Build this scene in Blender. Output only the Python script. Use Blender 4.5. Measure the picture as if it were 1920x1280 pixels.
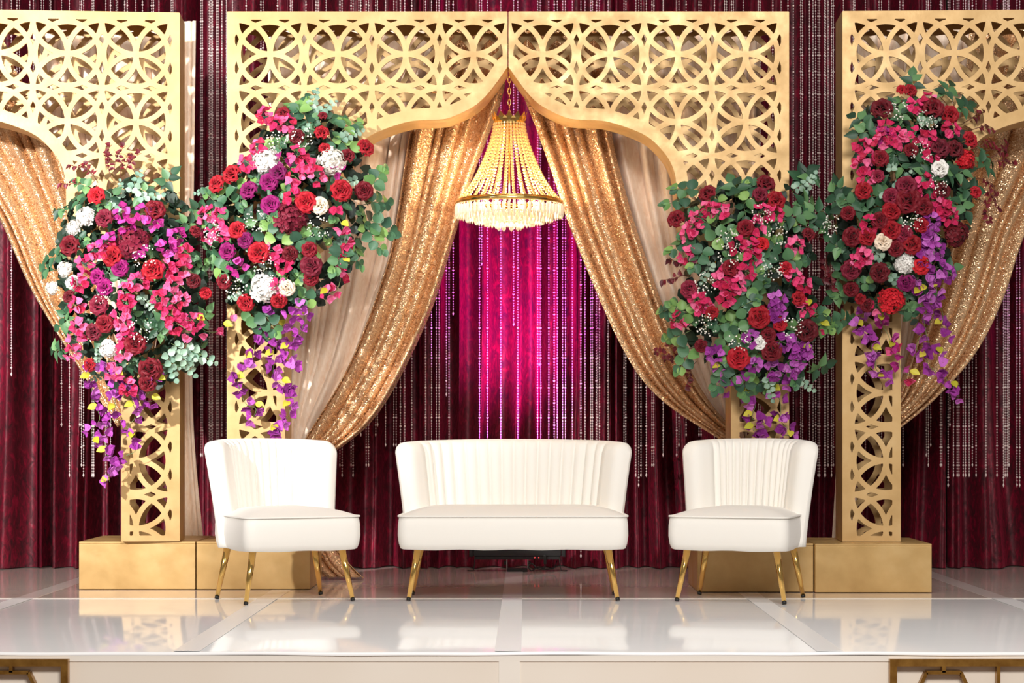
import bpy, bmesh, math, random
import numpy as np
from mathutils import Vector, Matrix, Quaternion, geometry as mgeo

C = bpy.context.scene.collection
for o in list(bpy.data.objects):
    bpy.data.objects.remove(o)
R = random.Random(7)
PI = math.pi

# ------------------------------------------------------------------ camera
F, HC, VX, VY = 3820.0, 0.831, 985.0, 808.0      # focal length and vanishing point in photo pixels, eye height
cam_d = bpy.data.cameras.new('camera')
cam = bpy.data.objects.new('camera', cam_d)
C.objects.link(cam)
cam.location = (0, 0, HC)
cam.rotation_euler = (PI / 2, 0, 0)
cam_d.sensor_width = 36.0
cam_d.lens = F / 1920 * 36
cam_d.shift_x = (960 - VX) / 1920
cam_d.shift_y = (VY - 640) / 1920
cam_d.clip_end = 200
bpy.context.scene.camera = cam

def P(px, py, Y):
    return Vector(((px - VX) * Y / F, Y, HC + (VY - py) * Y / F))

def XZ(px, py, Y):
    p = P(px, py, Y)
    return p.x, p.z

# ------------------------------------------------------------------ world, lights, exposure
sc = bpy.context.scene
sc.view_settings.view_transform = 'Standard'
sc.view_settings.look = 'None'
sc.view_settings.gamma = 1
sc.view_settings.use_curve_mapping = False
sc.view_settings.exposure = 0.0
w = bpy.data.worlds.new('world')
sc.world = w
w.use_nodes = True
bg = w.node_tree.nodes['Background']
bg.inputs[0].default_value = (1.0, 0.93, 0.86, 1)
bg.inputs[1].default_value = 0.22

def aim(o, target):
    d = Vector(target) - o.location
    o.rotation_euler = d.to_track_quat('-Z', 'Y').to_euler()

def light(name, kind, loc, target, energy, color=(1, 1, 1), **kw):
    l = bpy.data.lights.new(name, kind)
    l.energy = energy
    l.color = color
    for k, v in kw.items():
        setattr(l, k, v)
    o = bpy.data.objects.new(name, l)
    C.objects.link(o)
    o.location = loc
    if target is not None:
        aim(o, target)
    return o

light('hall_light', 'AREA', (0.9, 1.0, 4.6), (0.2, 10.6, 1.2), 560, (1.0, 0.96, 0.92), shape='RECTANGLE', size=2.6, size_y=1.4)
light('key_spot', 'SPOT', (-5.6, 3.2, 3.6), (-2.45, 10.5, 1.85), 6000, (1.0, 0.97, 0.95), spot_size=math.radians(32), spot_blend=1.0, shadow_soft_size=0.12)
light('overhead_light', 'AREA', (0.2, 7.2, 5.6), (0.1, 9.4, 0.2), 100, (1.0, 0.96, 0.92), shape='RECTANGLE', size=4.0, size_y=1.6)
MAG = (1.0, 0.06, 1.05)
light('led_wash', 'SPOT', (-0.04, 11.72, 0.16), (-0.04, 12.38, 1.75), 1400, MAG, spot_size=math.radians(40), spot_blend=1.0, shadow_soft_size=0.15)
light('led_wash_side', 'SPOT', (3.6, 11.7, 0.15), (3.45, 12.4, 1.9), 170, (0.9, 0.05, 0.9), spot_size=math.radians(60), spot_blend=1.0, shadow_soft_size=0.1)
light('led_wash_side', 'SPOT', (-3.75, 11.7, 0.15), (-3.6, 12.4, 1.7), 150, (0.95, 0.04, 0.6), spot_size=math.radians(60), spot_blend=1.0, shadow_soft_size=0.1)

# ------------------------------------------------------------------ helpers
class MB:
    def __init__(self):
        self.v, self.f, self.uv = [], [], {}
    def add(self, vs, fs):
        n = len(self.v)
        self.v.extend([tuple(p) for p in vs])
        self.f.extend([tuple(i + n for i in f) for f in fs])
    def box(self, a, b):
        x0, y0, z0 = a; x1, y1, z1 = b
        self.add([(x0,y0,z0),(x1,y0,z0),(x1,y1,z0),(x0,y1,z0),(x0,y0,z1),(x1,y0,z1),(x1,y1,z1),(x0,y1,z1)],
                 [(3,2,1,0),(4,5,6,7),(0,1,5,4),(1,2,6,5),(2,3,7,6),(3,0,4,7)])
    def grid(self, pts, close_u=False, close_v=False):
        nu, nv = len(pts), len(pts[0])
        fs = []
        for i in range(nu if close_u else nu - 1):
            for j in range(nv if close_v else nv - 1):
                i2, j2 = (i + 1) % nu, (j + 1) % nv
                fs.append((i * nv + j, i2 * nv + j, i2 * nv + j2, i * nv + j2))
        self.add([p for r in pts for p in r], fs)
    def tube(self, path, rad, n=6, cap=True, closed=False):
        path = [Vector(p) for p in path]
        m = len(path)
        rads = rad if isinstance(rad, (list, tuple)) else [rad] * m
        rings = []
        prev = None
        for i, p in enumerate(path):
            if closed:
                t = path[(i + 1) % m] - path[i - 1]
            else:
                t = path[min(i + 1, m - 1)] - path[max(i - 1, 0)]
            t.normalize()
            if prev is None:
                a = Vector((0, 0, 1)) if abs(t.z) < 0.9 else Vector((1, 0, 0))
                u = t.cross(a).normalized()
            else:
                u = (prev - t * prev.dot(t)).normalized()
            prev = u
            q = t.cross(u)
            rings.append([p + (u * math.cos(2*PI*k/n) + q * math.sin(2*PI*k/n)) * rads[i] for k in range(n)])
        base = len(self.v)
        self.grid(rings, close_u=closed, close_v=True)
        if cap and not closed:
            self.f.append(tuple(base + k for k in range(n)))
            self.f.append(tuple(base + (m - 1) * n + k for k in reversed(range(n))))
    def lathe(self, prof, n=24, c=(0, 0, 0)):
        self.grid([[(c[0] + r*math.cos(2*PI*k/n), c[1] + r*math.sin(2*PI*k/n), c[2] + z) for r, z in prof] for k in range(n)], close_u=True)
    def ico(self, c, r, s=(1, 1, 1)):
        for p in [0]:
            t = (1 + 5 ** .5) / 2
            vs = [(-1,t,0),(1,t,0),(-1,-t,0),(1,-t,0),(0,-1,t),(0,1,t),(0,-1,-t),(0,1,-t),(t,0,-1),(t,0,1),(-t,0,-1),(-t,0,1)]
            k = r / math.sqrt(1 + t*t)
            self.add([(c[0]+x*k*s[0], c[1]+y*k*s[1], c[2]+z*k*s[2]) for x, y, z in vs],
                     [(0,11,5),(0,5,1),(0,1,7),(0,7,10),(0,10,11),(1,5,9),(5,11,4),(11,10,2),(10,7,6),(7,1,8),
                      (3,9,4),(3,4,2),(3,2,6),(3,6,8),(3,8,9),(4,9,5),(2,4,11),(6,2,10),(8,6,7),(9,8,1)])
    def octa(self, c, r, rz=None):
        rz = rz or r
        x, y, z = c
        self.add([(x+r,y,z),(x,y+r,z),(x-r,y,z),(x,y-r,z),(x,y,z+rz),(x,y,z-rz)],
                 [(0,1,4),(1,2,4),(2,3,4),(3,0,4),(1,0,5),(2,1,5),(3,2,5),(0,3,5)])
    def mesh(self, name, mat, smooth=True):
        me = bpy.data.meshes.new(name)
        me.from_pydata(self.v, [], self.f)
        if smooth:
            me.shade_smooth()
        mats = mat if isinstance(mat, (list, tuple)) else [mat]
        for m in mats:
            me.materials.append(m)
        return me
    def build(self, name, mat, parent=None, smooth=False, loc=None):
        return link(name, self.mesh(name, mat, smooth), parent, loc)

def link(name, me, parent=None, loc=None):
    o = bpy.data.objects.new(name, me)
    C.objects.link(o)
    if parent is not None:
        o.parent = parent
    if loc is not None:
        o.location = loc
    return o

def tag(o, label=None, cat=None, group=None, kind=None):
    if label: o['label'] = label
    if cat: o['category'] = cat
    if group: o['group'] = group
    if kind: o['kind'] = kind
    return o

def empty(name, loc=(0, 0, 0), rz=0.0, parent=None):
    o = bpy.data.objects.new(name, None)
    C.objects.link(o)
    o.empty_display_size = 0.1
    o.location = loc
    o.rotation_euler = (0, 0, rz)
    if parent is not None:
        o.parent = parent
    return o

def thing(name, label, cat, loc=(0, 0, 0), rz=0.0, group=None):
    return tag(empty(name, loc, rz), label, cat, group)

def bevel(o, width, seg=2, angle=0.6):
    m = o.modifiers.new('bevel', 'BEVEL')
    m.width = width; m.segments = seg; m.limit_method = 'ANGLE'; m.angle_limit = angle
    return o

def crom(pts, n):
    """Catmull-Rom resample of a list of tuples to n samples."""
    a = np.array(pts, float)
    a = np.vstack([2*a[0]-a[1], a, 2*a[-1]-a[-2]])
    m = len(pts) - 1
    out = []
    for k in range(n):
        t = k / (n - 1) * m
        i = min(int(t), m - 1)
        f = t - i
        p0, p1, p2, p3 = a[i], a[i+1], a[i+2], a[i+3]
        out.append(0.5*((2*p1)+(-p0+p2)*f+(2*p0-5*p1+4*p2-p3)*f*f+(-p0+3*p1-3*p2+p3)*f**3))
    return np.array(out)

# ------------------------------------------------------------------ materials
def lin(r, g, b):
    f = lambda c: (c/255/12.92) if c/255 <= 0.04045 else ((c/255+0.055)/1.055)**2.4
    return (f(r), f(g), f(b), 1)

class M:
    """Small node-tree wrapper."""
    def __init__(self, name, base, rough=0.5, metal=0.0, **kw):
        self.m = bpy.data.materials.new(name)
        self.m.use_nodes = True
        self.t = self.m.node_tree
        self.b = self.t.nodes['Principled BSDF']
        self.b.inputs['Base Color'].default_value = base
        self.b.inputs['Roughness'].default_value = rough
        self.b.inputs['Metallic'].default_value = metal
        for k, v in kw.items():
            self.b.inputs[k.replace('_', ' ')].default_value = v
    def n(self, t, **kw):
        nd = self.t.nodes.new('ShaderNode' + t)
        for k, v in kw.items():
            if k in nd.inputs.keys():
                nd.inputs[k].default_value = v
            else:
                setattr(nd, k, v)
        return nd
    def l(self, a, b):
        self.t.links.new(a, b)
    def coord(self, kind='Object', scale=(1, 1, 1)):
        tc = self.n('TexCoord')
        mp = self.n('Mapping')
        mp.inputs['Scale'].default_value = scale
        self.l(tc.outputs[kind], mp.inputs['Vector'])
        return mp.outputs[0]
    def noise(self, scale, detail=4, vec=None, rough=0.55, dist=0.0):
        nd = self.n('TexNoise')
        nd.inputs['Scale'].default_value = scale
        nd.inputs['Detail'].default_value = detail
        nd.inputs['Roughness'].default_value = rough
        nd.inputs['Distortion'].default_value = dist
        self.l(vec if vec is not None else self.coord(), nd.inputs['Vector'])
        return nd.outputs['Fac']
    def ramp(self, fac, stops):
        r = self.n('ValToRGB')
        e = r.color_ramp.elements
        while len(e) < len(stops):
            e.new(0.5)
        for k, (p, c) in enumerate(stops):
            e[k].position = p
            e[k].color = c
        self.l(fac, r.inputs[0])
        return r.outputs[0]
    def bump(self, h, strength=0.2, dist=0.01):
        b = self.n('Bump')
        b.inputs['Strength'].default_value = strength
        b.inputs['Distance'].default_value = dist
        self.l(h, b.inputs['Height'])
        self.l(b.outputs[0], self.b.inputs['Normal'])
    def base(self, out):
        self.l(out, self.b.inputs['Base Color'])
    def rough(self, out):
        self.l(out, self.b.inputs['Roughness'])

def g(v):
    return (v, v, v, 1)

mt = M('gold_paint', lin(208, 170, 108), 0.42, 0.3)
nz = mt.noise(5, 6)
mt.base(mt.ramp(nz, [(0.25, lin(186, 149, 94)), (0.5, lin(201, 165, 110)), (0.8, lin(214, 182, 130))]))
mt.rough(mt.ramp(mt.noise(9, 5), [(0.3, g(0.34)), (0.7, g(0.55))]))
mt.bump(mt.noise(60, 3), 0.08, 0.004)
GOLD = mt.m

mt = M('gold_paint_worn', lin(208, 170, 108), 0.4, 0.3)
v = mt.coord()
a = mt.ramp(mt.noise(4, 6, v), [(0.25, lin(184, 146, 88)), (0.55, lin(201, 165, 106)), (0.8, lin(216, 184, 128))])
chip = mt.ramp(mt.noise(26, 4, v, 0.7, 0.4), [(0.72, g(0)), (0.76, g(1))])
mx = mt.n('Mix', data_type='RGBA')
mt.l(chip, mx.inputs[0]); mt.l(a, mx.inputs[6]); mx.inputs[7].default_value = lin(240, 225, 190)
mt.base(mx.outputs[2])
mt.rough(mt.ramp(mt.noise(9, 5), [(0.3, g(0.32)), (0.7, g(0.52))]))
mt.bump(mt.noise(50, 3), 0.08, 0.004)
GOLD_WORN = mt.m

GOLD_METAL = M('polished_gold_metal', lin(236, 192, 112), 0.14, 1.0).m
mt = M('antique_gold_metal', lin(168, 124, 56), 0.35, 0.85)
mt.base(mt.ramp(mt.noise(18, 5), [(0.3, lin(140, 98, 42)), (0.7, lin(190, 146, 74))]))
ANTIQUE = mt.m
RUBBER = M('black_rubber', g(0.012), 0.5).m
BLACK = M('black_metal', g(0.022), 0.4, 0.3).m
STEEL = M('grey_steel', g(0.35), 0.35, 0.9).m
mt = M('red_led', (1, 0.05, 0.05, 1), 0.4)
mt.b.inputs['Emission Color'].default_value = (1, 0.06, 0.06, 1)
mt.b.inputs['Emission Strength'].default_value = 3
RED_LED = mt.m

mt = M('white_velvet', lin(243, 239, 231), 0.75, 0, Sheen_Weight=0.25, Sheen_Roughness=0.4)
mt.bump(mt.noise(260, 2), 0.06, 0.002)
VELVET_W = mt.m

mt = M('burgundy_crushed_velvet', lin(100, 8, 38), 0.5, 0, Sheen_Weight=0.22, Sheen_Roughness=0.3)
vv = mt.coord('Object', (1, 1, 0.55))
nn = mt.noise(26, 6, vv, 0.62, 1.2)
mt.base(mt.ramp(nn, [(0.32, lin(52, 2, 14)), (0.52, lin(94, 5, 29)), (0.68, lin(138, 14, 46))]))
mt.b.inputs['Sheen Tint'].default_value = lin(220, 36, 84)
mt.rough(mt.ramp(nn, [(0.3, g(0.75)), (0.7, g(0.42))]))
mt.bump(nn, 0.35, 0.01)
VELVET_R = mt.m

mt = M('champagne_satin', lin(206, 170, 140), 0.42, 0.0, Sheen_Weight=0.3)
vv = mt.coord('Object', (1, 1, 0.4))
nn = mt.noise(40, 5, vv, 0.6, 0.8)
mt.base(mt.ramp(nn, [(0.3, lin(234, 204, 176)), (0.7, lin(252, 234, 214))]))
mt.bump(nn, 0.15, 0.004)
SATIN = mt.m

def sequin(name, c0, c1):
    mt = M(name, c0, 0.27, 0.62)
    vo = mt.n('TexVoronoi')
    vo.inputs['Scale'].default_value = 240
    mt.l(mt.coord(), vo.inputs['Vector'])
    geo = mt.n('NewGeometry')
    sub = mt.n('VectorMath', operation='SUBTRACT'); sub.inputs[1].default_value = (0.5, 0.5, 0.5)
    mt.l(vo.outputs['Color'], sub.inputs[0])
    scl = mt.n('VectorMath', operation='SCALE'); scl.inputs['Scale'].default_value = 0.9
    mt.l(sub.outputs[0], scl.inputs[0])
    add = mt.n('VectorMath', operation='ADD')
    mt.l(geo.outputs['Normal'], add.inputs[0]); mt.l(scl.outputs[0], add.inputs[1])
    nrm = mt.n('VectorMath', operation='NORMALIZE')
    mt.l(add.outputs[0], nrm.inputs[0])
    mt.l(nrm.outputs[0], mt.b.inputs['Normal'])
    sep = mt.n('SeparateColor')
    mt.l(vo.outputs['Color'], sep.inputs[0])
    mt.base(mt.ramp(sep.outputs[0], [(0.0, c0), (1.0, c1)]))
    return mt.m
SEQUIN = sequin('gold_sequin_fabric', lin(196, 144, 100), lin(246, 212, 168))

mt = M('white_vinyl', lin(246, 246, 246), 0.085, 0, Specular_IOR_Level=0.2)
mt.bump(mt.noise(2.6, 2), 0.05, 0.02)
VINYL = mt.m
mt = M('grey_rear_vinyl', lin(216, 200, 190), 0.07, 0, Specular_IOR_Level=0.4)  # rear sheet: greyer and glossier than the front one
mt.bump(mt.noise(2.6, 2), 0.04, 0.02)
VINYL_B = mt.m
TAPE = M('clear_tape', lin(250, 250, 250), 0.28, 0, Specular_IOR_Level=0.3).m
TAPE_R = M('rear_tape', lin(222, 210, 204), 0.16, 0, Specular_IOR_Level=0.4).m  # tape on the rear sheet, darker and smoother than the front tape
mt = M('cream_fascia', lin(226, 214, 198), 0.4)
mt.base(mt.ramp(mt.noise(1.2, 2), [(0.3, lin(238, 226, 210)), (0.7, lin(246, 238, 226))]))
FASCIA = mt.m
FASCIA_W = M('white_stage_trim', lin(246, 240, 230), 0.35).m
mt = M('hall_carpet', lin(120, 96, 80), 0.9)
mt.base(mt.ramp(mt.noise(14, 5), [(0.35, lin(96, 74, 62)), (0.65, lin(146, 118, 96))]))
CARPET = mt.m
WALL = M('wall_paint', lin(96, 84, 78), 0.8).m

mt = M('clear_crystal', lin(246, 228, 224), 0.12, 0.0, Specular_IOR_Level=0.9)
CRYSTAL = mt.m
mt = M('amber_crystal', lin(248, 208, 138), 0.1, 0.4, Transmission_Weight=0.0)
AMBER = mt.m
mt = M('glass_prism', lin(255, 246, 226), 0.1, 0.0, Transmission_Weight=0.3)
PRISM = mt.m
mt = M('lamp_bulb', (1, 0.85, 0.6, 1), 0.4)
mt.b.inputs['Emission Color'].default_value = (1, 0.82, 0.56, 1)
mt.b.inputs['Emission Strength'].default_value = 60
BULB = mt.m

def petal_mat(name, dark, light, top=None, rough=0.6, sheen=0.08):
    mt = M(name, light, rough, 0, Sheen_Weight=sheen, Specular_IOR_Level=0.3)
    oi = mt.n('ObjectInfo')
    mt.base(mt.ramp(oi.outputs['Random'], [(0.0, dark), (1.0, light)] if top is None else [(0.0, dark), (0.55, light), (1.0, top)]))
    return mt.m
def leaf_mat(name, stops, rough=0.5):
    mt = M(name, stops[0][1], rough)
    oi = mt.n('ObjectInfo')
    mt.base(mt.ramp(oi.outputs['Random'], stops))
    return mt.m
PET = {
    'red': petal_mat('red_petals', lin(140, 6, 24), lin(176, 16, 36)),
    'dark': petal_mat('dark_red_petals', lin(92, 4, 20), lin(128, 8, 30)),
    'burg': petal_mat('burgundy_petals', lin(104, 14, 36), lin(138, 26, 56)),
    'bright': petal_mat('scarlet_petals', lin(196, 18, 34), lin(214, 30, 46)),
    'mag': petal_mat('magenta_petals', lin(112, 4, 76), lin(150, 14, 104)),
    'white': petal_mat('white_petals', lin(236, 232, 222), lin(246, 244, 240)),
    'cream': petal_mat('cream_petals', lin(236, 214, 190), lin(244, 230, 208)),
    'pink': petal_mat('hot_pink_petals', lin(176, 14, 58), lin(218, 46, 108), lin(240, 122, 168)),
    'fuch': petal_mat('fuchsia_petals', lin(132, 8, 92), lin(176, 30, 128), lin(206, 84, 170)),
    'purple': petal_mat('purple_petals', lin(122, 28, 118), lin(168, 60, 164), lin(202, 116, 200)),
}
LEAF_E = leaf_mat('eucalyptus_leaf', [(0, lin(44, 82, 62)), (0.45, lin(72, 116, 80)), (0.8, lin(104, 148, 78)), (1, lin(140, 176, 96))])
LEAF_I = leaf_mat('ivy_leaf', [(0, lin(30, 62, 44)), (0.5, lin(56, 98, 66)), (1, lin(104, 146, 92))])
LEAF_S = leaf_mat('sage_leaf', [(0, lin(110, 148, 128)), (1, lin(164, 192, 168))])
LEAF_Y = leaf_mat('yellow_bract', [(0, lin(176, 172, 40)), (1, lin(214, 200, 70))])
LEAF_M = leaf_mat('maroon_leaf', [(0, lin(76, 12, 24)), (1, lin(124, 26, 40))])
LEAF_D = leaf_mat('deep_foliage', [(0, lin(20, 40, 28)), (1, lin(34, 62, 40))])  # inner leaves coloured extra dark so gaps between flowers read as shade
STEM = M('green_stem', lin(120, 140, 90), 0.6).m
STEM_M = M('maroon_stem', lin(110, 60, 50), 0.6).m
BREATH = M('baby_breath_white', lin(244, 242, 232), 0.6).m

# ------------------------------------------------------------------ room shell and stage
YF, YS, YC = 7.667, 10.11, 12.38          # stage front edge, sheet seam, curtain line
STAGE_X = 6.2
mb = MB(); mb.box((-9, -3, -0.70), (9, 13.4, -0.62))
tag(mb.build('floor', CARPET), 'patterned brown hall carpet in front of the white stage', kind='structure')
mb = MB(); mb.box((-9, 13.0, -0.62), (9, 13.1, 5.6))
tag(mb.build('wall_back', WALL), 'plain dark hall wall behind the velvet curtains', kind='structure')

stage = tag(empty('stage', (0, YF, -0.62)), 'white stage with glossy vinyl floor sheets and cream front', kind='structure')
def stg(mb, name, mat, smooth=False):
    o = mb.build(name, mat, stage, smooth)
    o.location = -stage.location
    return o
mb = MB(); mb.box((-STAGE_X, YF + 0.03, -0.61), (STAGE_X, 12.9, -0.012))
stg(mb, 'platform', FASCIA_W)
seams = [-0.065 + 1.213 * k for k in range(-5, 7)]
# the front sheet wraps over the stage edge with a soft nose
mb = MB()
prof = [(YS + 0.004, 0.0), (YF + 0.012, 0.0), (YF + 0.004, -0.0015), (YF, -0.005), (YF, -0.012)]
xs_ = [-STAGE_X + 0.1*k for k in range(125)]
mb.grid([[(x, y + (0.003*math.sin(3.1*x) if y < YS else 0), z + (0.0012*math.sin(5.3*x + 1) + 0.001*math.sin(11*x) if y < YS else 0)) for y, z in prof] for x in xs_])
stg(mb, 'vinyl_sheet', VINYL, True)
mb = MB(); mb.box((-STAGE_X, YS + 0.006, -0.011), (STAGE_X, 12.86, -0.001))
stg(mb, 'rear_vinyl_sheet', VINYL_B)
for x in seams[1:-1]:
    mb = MB(); mb.box((x - 0.05, YF + 0.02, 0.0022), (x + 0.05, YS, 0.003))
    stg(mb, 'floor_tape', TAPE)
    mb = MB(); mb.box((x - 0.05, YS + 0.01, -0.001), (x + 0.05, 12.6, -0.0002))
    stg(mb, 'floor_tape', TAPE_R)
mb = MB(); mb.box((-STAGE_X, YS - 0.014, 0.0002), (STAGE_X, YS + 0.012, 0.0022))
stg(mb, 'seam_strip', FASCIA_W)
# front fascia: top rail, stiles and recessed boards
mb = MB(); mb.box((-STAGE_X, YF + 0.004, -0.036), (STAGE_X, YF + 0.03, -0.0125))
stg(mb, 'fascia_rail', FASCIA_W)
mb = MB(); mb.box((-STAGE_X, YF + 0.004, -0.61), (STAGE_X, YF + 0.03, -0.5))
stg(mb, 'fascia_rail', FASCIA_W)
sx = [-4.99, -2.52, -0.06, 2.40, 4.87]
for x in sx:
    mb = MB(); mb.box((x - 0.04, YF + 0.004, -0.5), (x + 0.04, YF + 0.03, -0.036))
    stg(mb, 'fascia_stile', FASCIA_W)
for a, b in zip(sx[:-1], sx[1:]):
    mb = MB(); mb.box((a + 0.04, YF + 0.008, -0.5), (b - 0.04, YF + 0.03, -0.036))
    stg(mb, 'fascia_board', FASCIA)

# gold geometric frames mounted on the stage front
def gold_frame(label, xa, xb, cx):
    Y = YF - 0.03
    top = P(0, 1236, Y).z
    t = thing('metal_grille', label, 'grille', ((xa + xb) / 2, Y, top - 0.45))
    ox, oz = t.location.x, t.location.z
    def bar(p, q, wd=0.026, name='frame_bar'):
        p, q = Vector((p[0], 0, p[1])), Vector((q[0], 0, q[1]))
        d = (q - p); L = d.length; d.normalize()
        n = Vector((-d.z, 0, d.x)) * wd / 2
        mb = MB()
        vs = []
        for y in (-0.0, 0.032):
            for s in (p - n, p + n, q + n, q - n):
                vs.append((s.x - ox, y, s.z - oz))
        mb.add(vs, [(0,1,2,3),(7,6,5,4),(0,4,5,1),(1,5,6,2),(2,6,7,3),(3,7,4,0)])
        o = mb.build(name, ANTIQUE, t)
        return o
    zt, zb = top - 0.013, top - 0.45
    bar((xa, zt), (xb, zt)); bar((xa, zb), (xb, zb))
    bar((xa + 0.013, zt - 0.013), (xa + 0.013, zb + 0.013)); bar((xb - 0.013, zt - 0.013), (xb - 0.013, zb + 0.013))
    z1 = P(0, 1260.5, Y).z
    hw = 0.065
    s = 0.013
    pts = [(cx - hw, z1), (cx + hw, z1), (cx + hw + 0.05, z1 - 0.11), (cx + hw, z1 - 0.22), (cx - hw, z1 - 0.22), (cx - hw - 0.05, z1 - 0.11)]
    for i in range(6):
        bar(pts[i], pts[(i+1) % 6], s, 'motif_bar')
    bar((cx, zt - 0.013), (cx, z1), s, 'motif_bar'); bar((cx, zb + 0.013), (cx, z1 - 0.22), s, 'motif_bar')
    for dx in (-0.205, 0.205):
        if xa + 0.05 < cx + dx < xb - 0.05:
            bar((cx + dx, zt - 0.013), (cx + dx, zb + 0.013), s, 'motif_bar')
    return t
Yg = YF - 0.03
gold_frame('gold geometric metal grille on stage front at lower left corner of photo', P(127, 0, Yg).x - 1.1, P(127, 0, Yg).x, P(20, 0, Yg).x)
gold_frame('gold geometric metal grille on stage front at lower right corner of photo', P(1669, 0, Yg).x, P(1669, 0, Yg).x + 1.1, P(1770, 0, Yg).x)

# ------------------------------------------------------------------ velvet backdrop
def velvet(i, x0, x1):
    nu, nz = 150, 46
    rr = random.Random(100 + i)
    H = 4.3
    k = rr.uniform(6.2, 8.2)
    ph = [rr.uniform(0, 6.28) for _ in range(6)]
    mb = MB()
    rows = []
    for a in range(nu + 1):
        u = a / nu
        col = []
        for b in range(nz + 1):
            z = H * b / nz + 0.004
            drift = 0.05 * math.sin(z * 0.9 + ph[0]) * (1 - z / H)
            uu = u + drift * math.sin(PI * u) + 0.03 * math.sin(2*PI*u*2 + ph[1])
            s = math.sin(2*PI*k*uu + ph[2])
            s2 = math.sin(2*PI*k*0.43*uu + ph[3] + 0.3*z)
            s3 = math.sin(2*PI*k*2.1*uu + ph[4] - 0.5*z)
            prof = (1 - abs(s)) ** 0.75 * 2 - 1            # pinched pleats
            y = -0.085*s - 0.055*s2 - 0.02*s3 - 0.035*prof
            x = x0 + (x1 - x0 + 0.05) * u + 0.02*math.cos(2*PI*k*uu + ph[2])
            col.append((x, YC + y + (0.02 if i % 2 else 0.0), z))
        rows.append(col)
    mb.grid(rows)
    return mb
vl = ['at far left of the stage', 'behind the left outer gold panel', 'behind the left arch half', 'lit magenta behind the chandelier and loveseat',
      'behind the right arch half', 'behind the right outer gold panel', 'at far right of the stage']
vx = [-4.35, -3.0, -2.0, -0.62, 0.52, 1.65, 2.55, 4.2]
for i in range(7):
    o = velvet(i, vx[i], vx[i+1]).build('velvet_curtain', VELVET_R, None, True)
    tag(o, 'burgundy crushed velvet curtain ' + vl[i], 'curtain', 'burgundy velvet backdrop curtains')

# ------------------------------------------------------------------ crystal strands
def strand_mesh(length, seed):
    rr = random.Random(seed)
    mb = MB()
    mb.tube([(0, 0, 0), (0, 0, -length)], 0.0009, 3, False)
    z, k = 0.01, 0
    big = rr.randint(7, 11)
    while z < length - 0.02:
        k += 1
        if k % big == 0:
            mb.octa((0, 0, -z), 0.0078); z += 0.020
        elif k % big in (1, 2, big - 1):
            mb.octa((0, 0, -z), 0.0050); z += 0.0165
        else:
            mb.octa((0, 0, -z), 0.0042); z += 0.0155
    mb.octa((0, 0, -length), 0.006, 0.014)
    return mb.mesh('crystal_strand', CRYSTAL, False)
YST = 12.13
ZTOP = 3.75
smesh = {}
def strand(px, yend):
    zend = P(px, yend, YST).z
    L = round((ZTOP - zend) / 0.06) * 0.06
    if L not in smesh:
        smesh[L] = strand_mesh(L, int(L * 100))
    if px < 345: reg = 'left of the left outer gold panel column'
    elif px < 432: reg = 'in the gap between left outer panel and arch'
    elif px < 700: reg = 'behind the left arch half'
    elif px < 1240: reg = 'under the arch between the sequin drapes'
    elif px < 1470: reg = 'behind the right arch half'
    elif px < 1578: reg = 'in the gap between arch and right outer panel'
    else: reg = 'beyond the right outer panel column'
    o = link('crystal_strand', smesh[L], None, (P(px, 0, YST).x, YST + R.uniform(-0.02, 0.02), ZTOP))
    o.rotation_euler = (0, 0, R.uniform(0, 3))
    strands.setdefault(reg, []).append((px, o))
strands = {}
ONES = ['', 'first', 'second', 'third', 'fourth', 'fifth', 'sixth', 'seventh', 'eighth', 'ninth', 'tenth', 'eleventh', 'twelfth', 'thirteenth',
        'fourteenth', 'fifteenth', 'sixteenth', 'seventeenth', 'eighteenth', 'nineteenth']
def ordinal(n):
    if n < 20: return ONES[n]
    t_ = {2: 'twent', 3: 'thirt', 4: 'fort', 5: 'fift'}[n // 10]
    return t_ + 'ieth' if n % 10 == 0 else t_ + 'y-' + ONES[n % 10]
named = [(22, 710), (115, 794), (130, 887), (151, 790), (154, 880), (158, 887), (173, 884), (177, 886), (198, 882), (207, 872),
         (376, 850), (379, 846), (393, 875), (396, 885), (399, 880), (406, 878), (409, 868), (417, 822), (424, 860),
         (751, 890), (759, 895), (772, 880), (798, 905), (809, 900), (818, 900), (823, 910), (837, 740), (842, 905), (850, 590),
         (899, 900), (903, 493), (914, 900), (939, 900), (963, 613), (971, 910), (1008, 900), (1011, 686), (1014, 905), (1029, 900), (1039, 880),
         (1045, 905), (1055, 900), (1060, 910), (1073, 900), (1089, 1048), (1097, 900), (1108, 905), (1111, 900), (1118, 880), (1121, 905), (1124, 890),
         (1140, 880), (1170, 885), (1173, 900), (1192, 885), (1198, 900), (1202, 895), (1212, 890),
         (1478, 880), (1488, 870), (1501, 880), (1504, 885), (1517, 880), (1524, 884), (1529, 875), (1533, 882), (1536, 886), (1545, 885), (1548, 890), (1552, 880), (1559, 884), (1563, 880),
         (1693, 870), (1736, 850), (1740, 880), (1746, 840), (1762, 873), (1766, 863), (1778, 902), (1781, 805), (1789, 890), (1794, 893), (1797, 886), (1806, 885), (1810, 887), (1818, 893),
         (1824, 880), (1831, 897), (1848, 884), (1869, 895), (1880, 907), (1884, 890), (1890, 897), (1893, 865), (1908, 902), (1911, 900)]
for px, ye in named:
    strand(px, ye)
for a, b in ((4, 345), (436, 500), (520, 745), (1222, 1470), (1582, 1688)):
    x = a
    while x < b:
        if not (a == 4 and 100 < x < 215):
            ye = (330 if a == 4 else 840) + R.uniform(-40, 40)
            strand(x, ye)
            if R.random() < 0.5:
                strand(x + 4, ye + R.uniform(-20, 20))
        x += R.uniform(13, 30)

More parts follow.
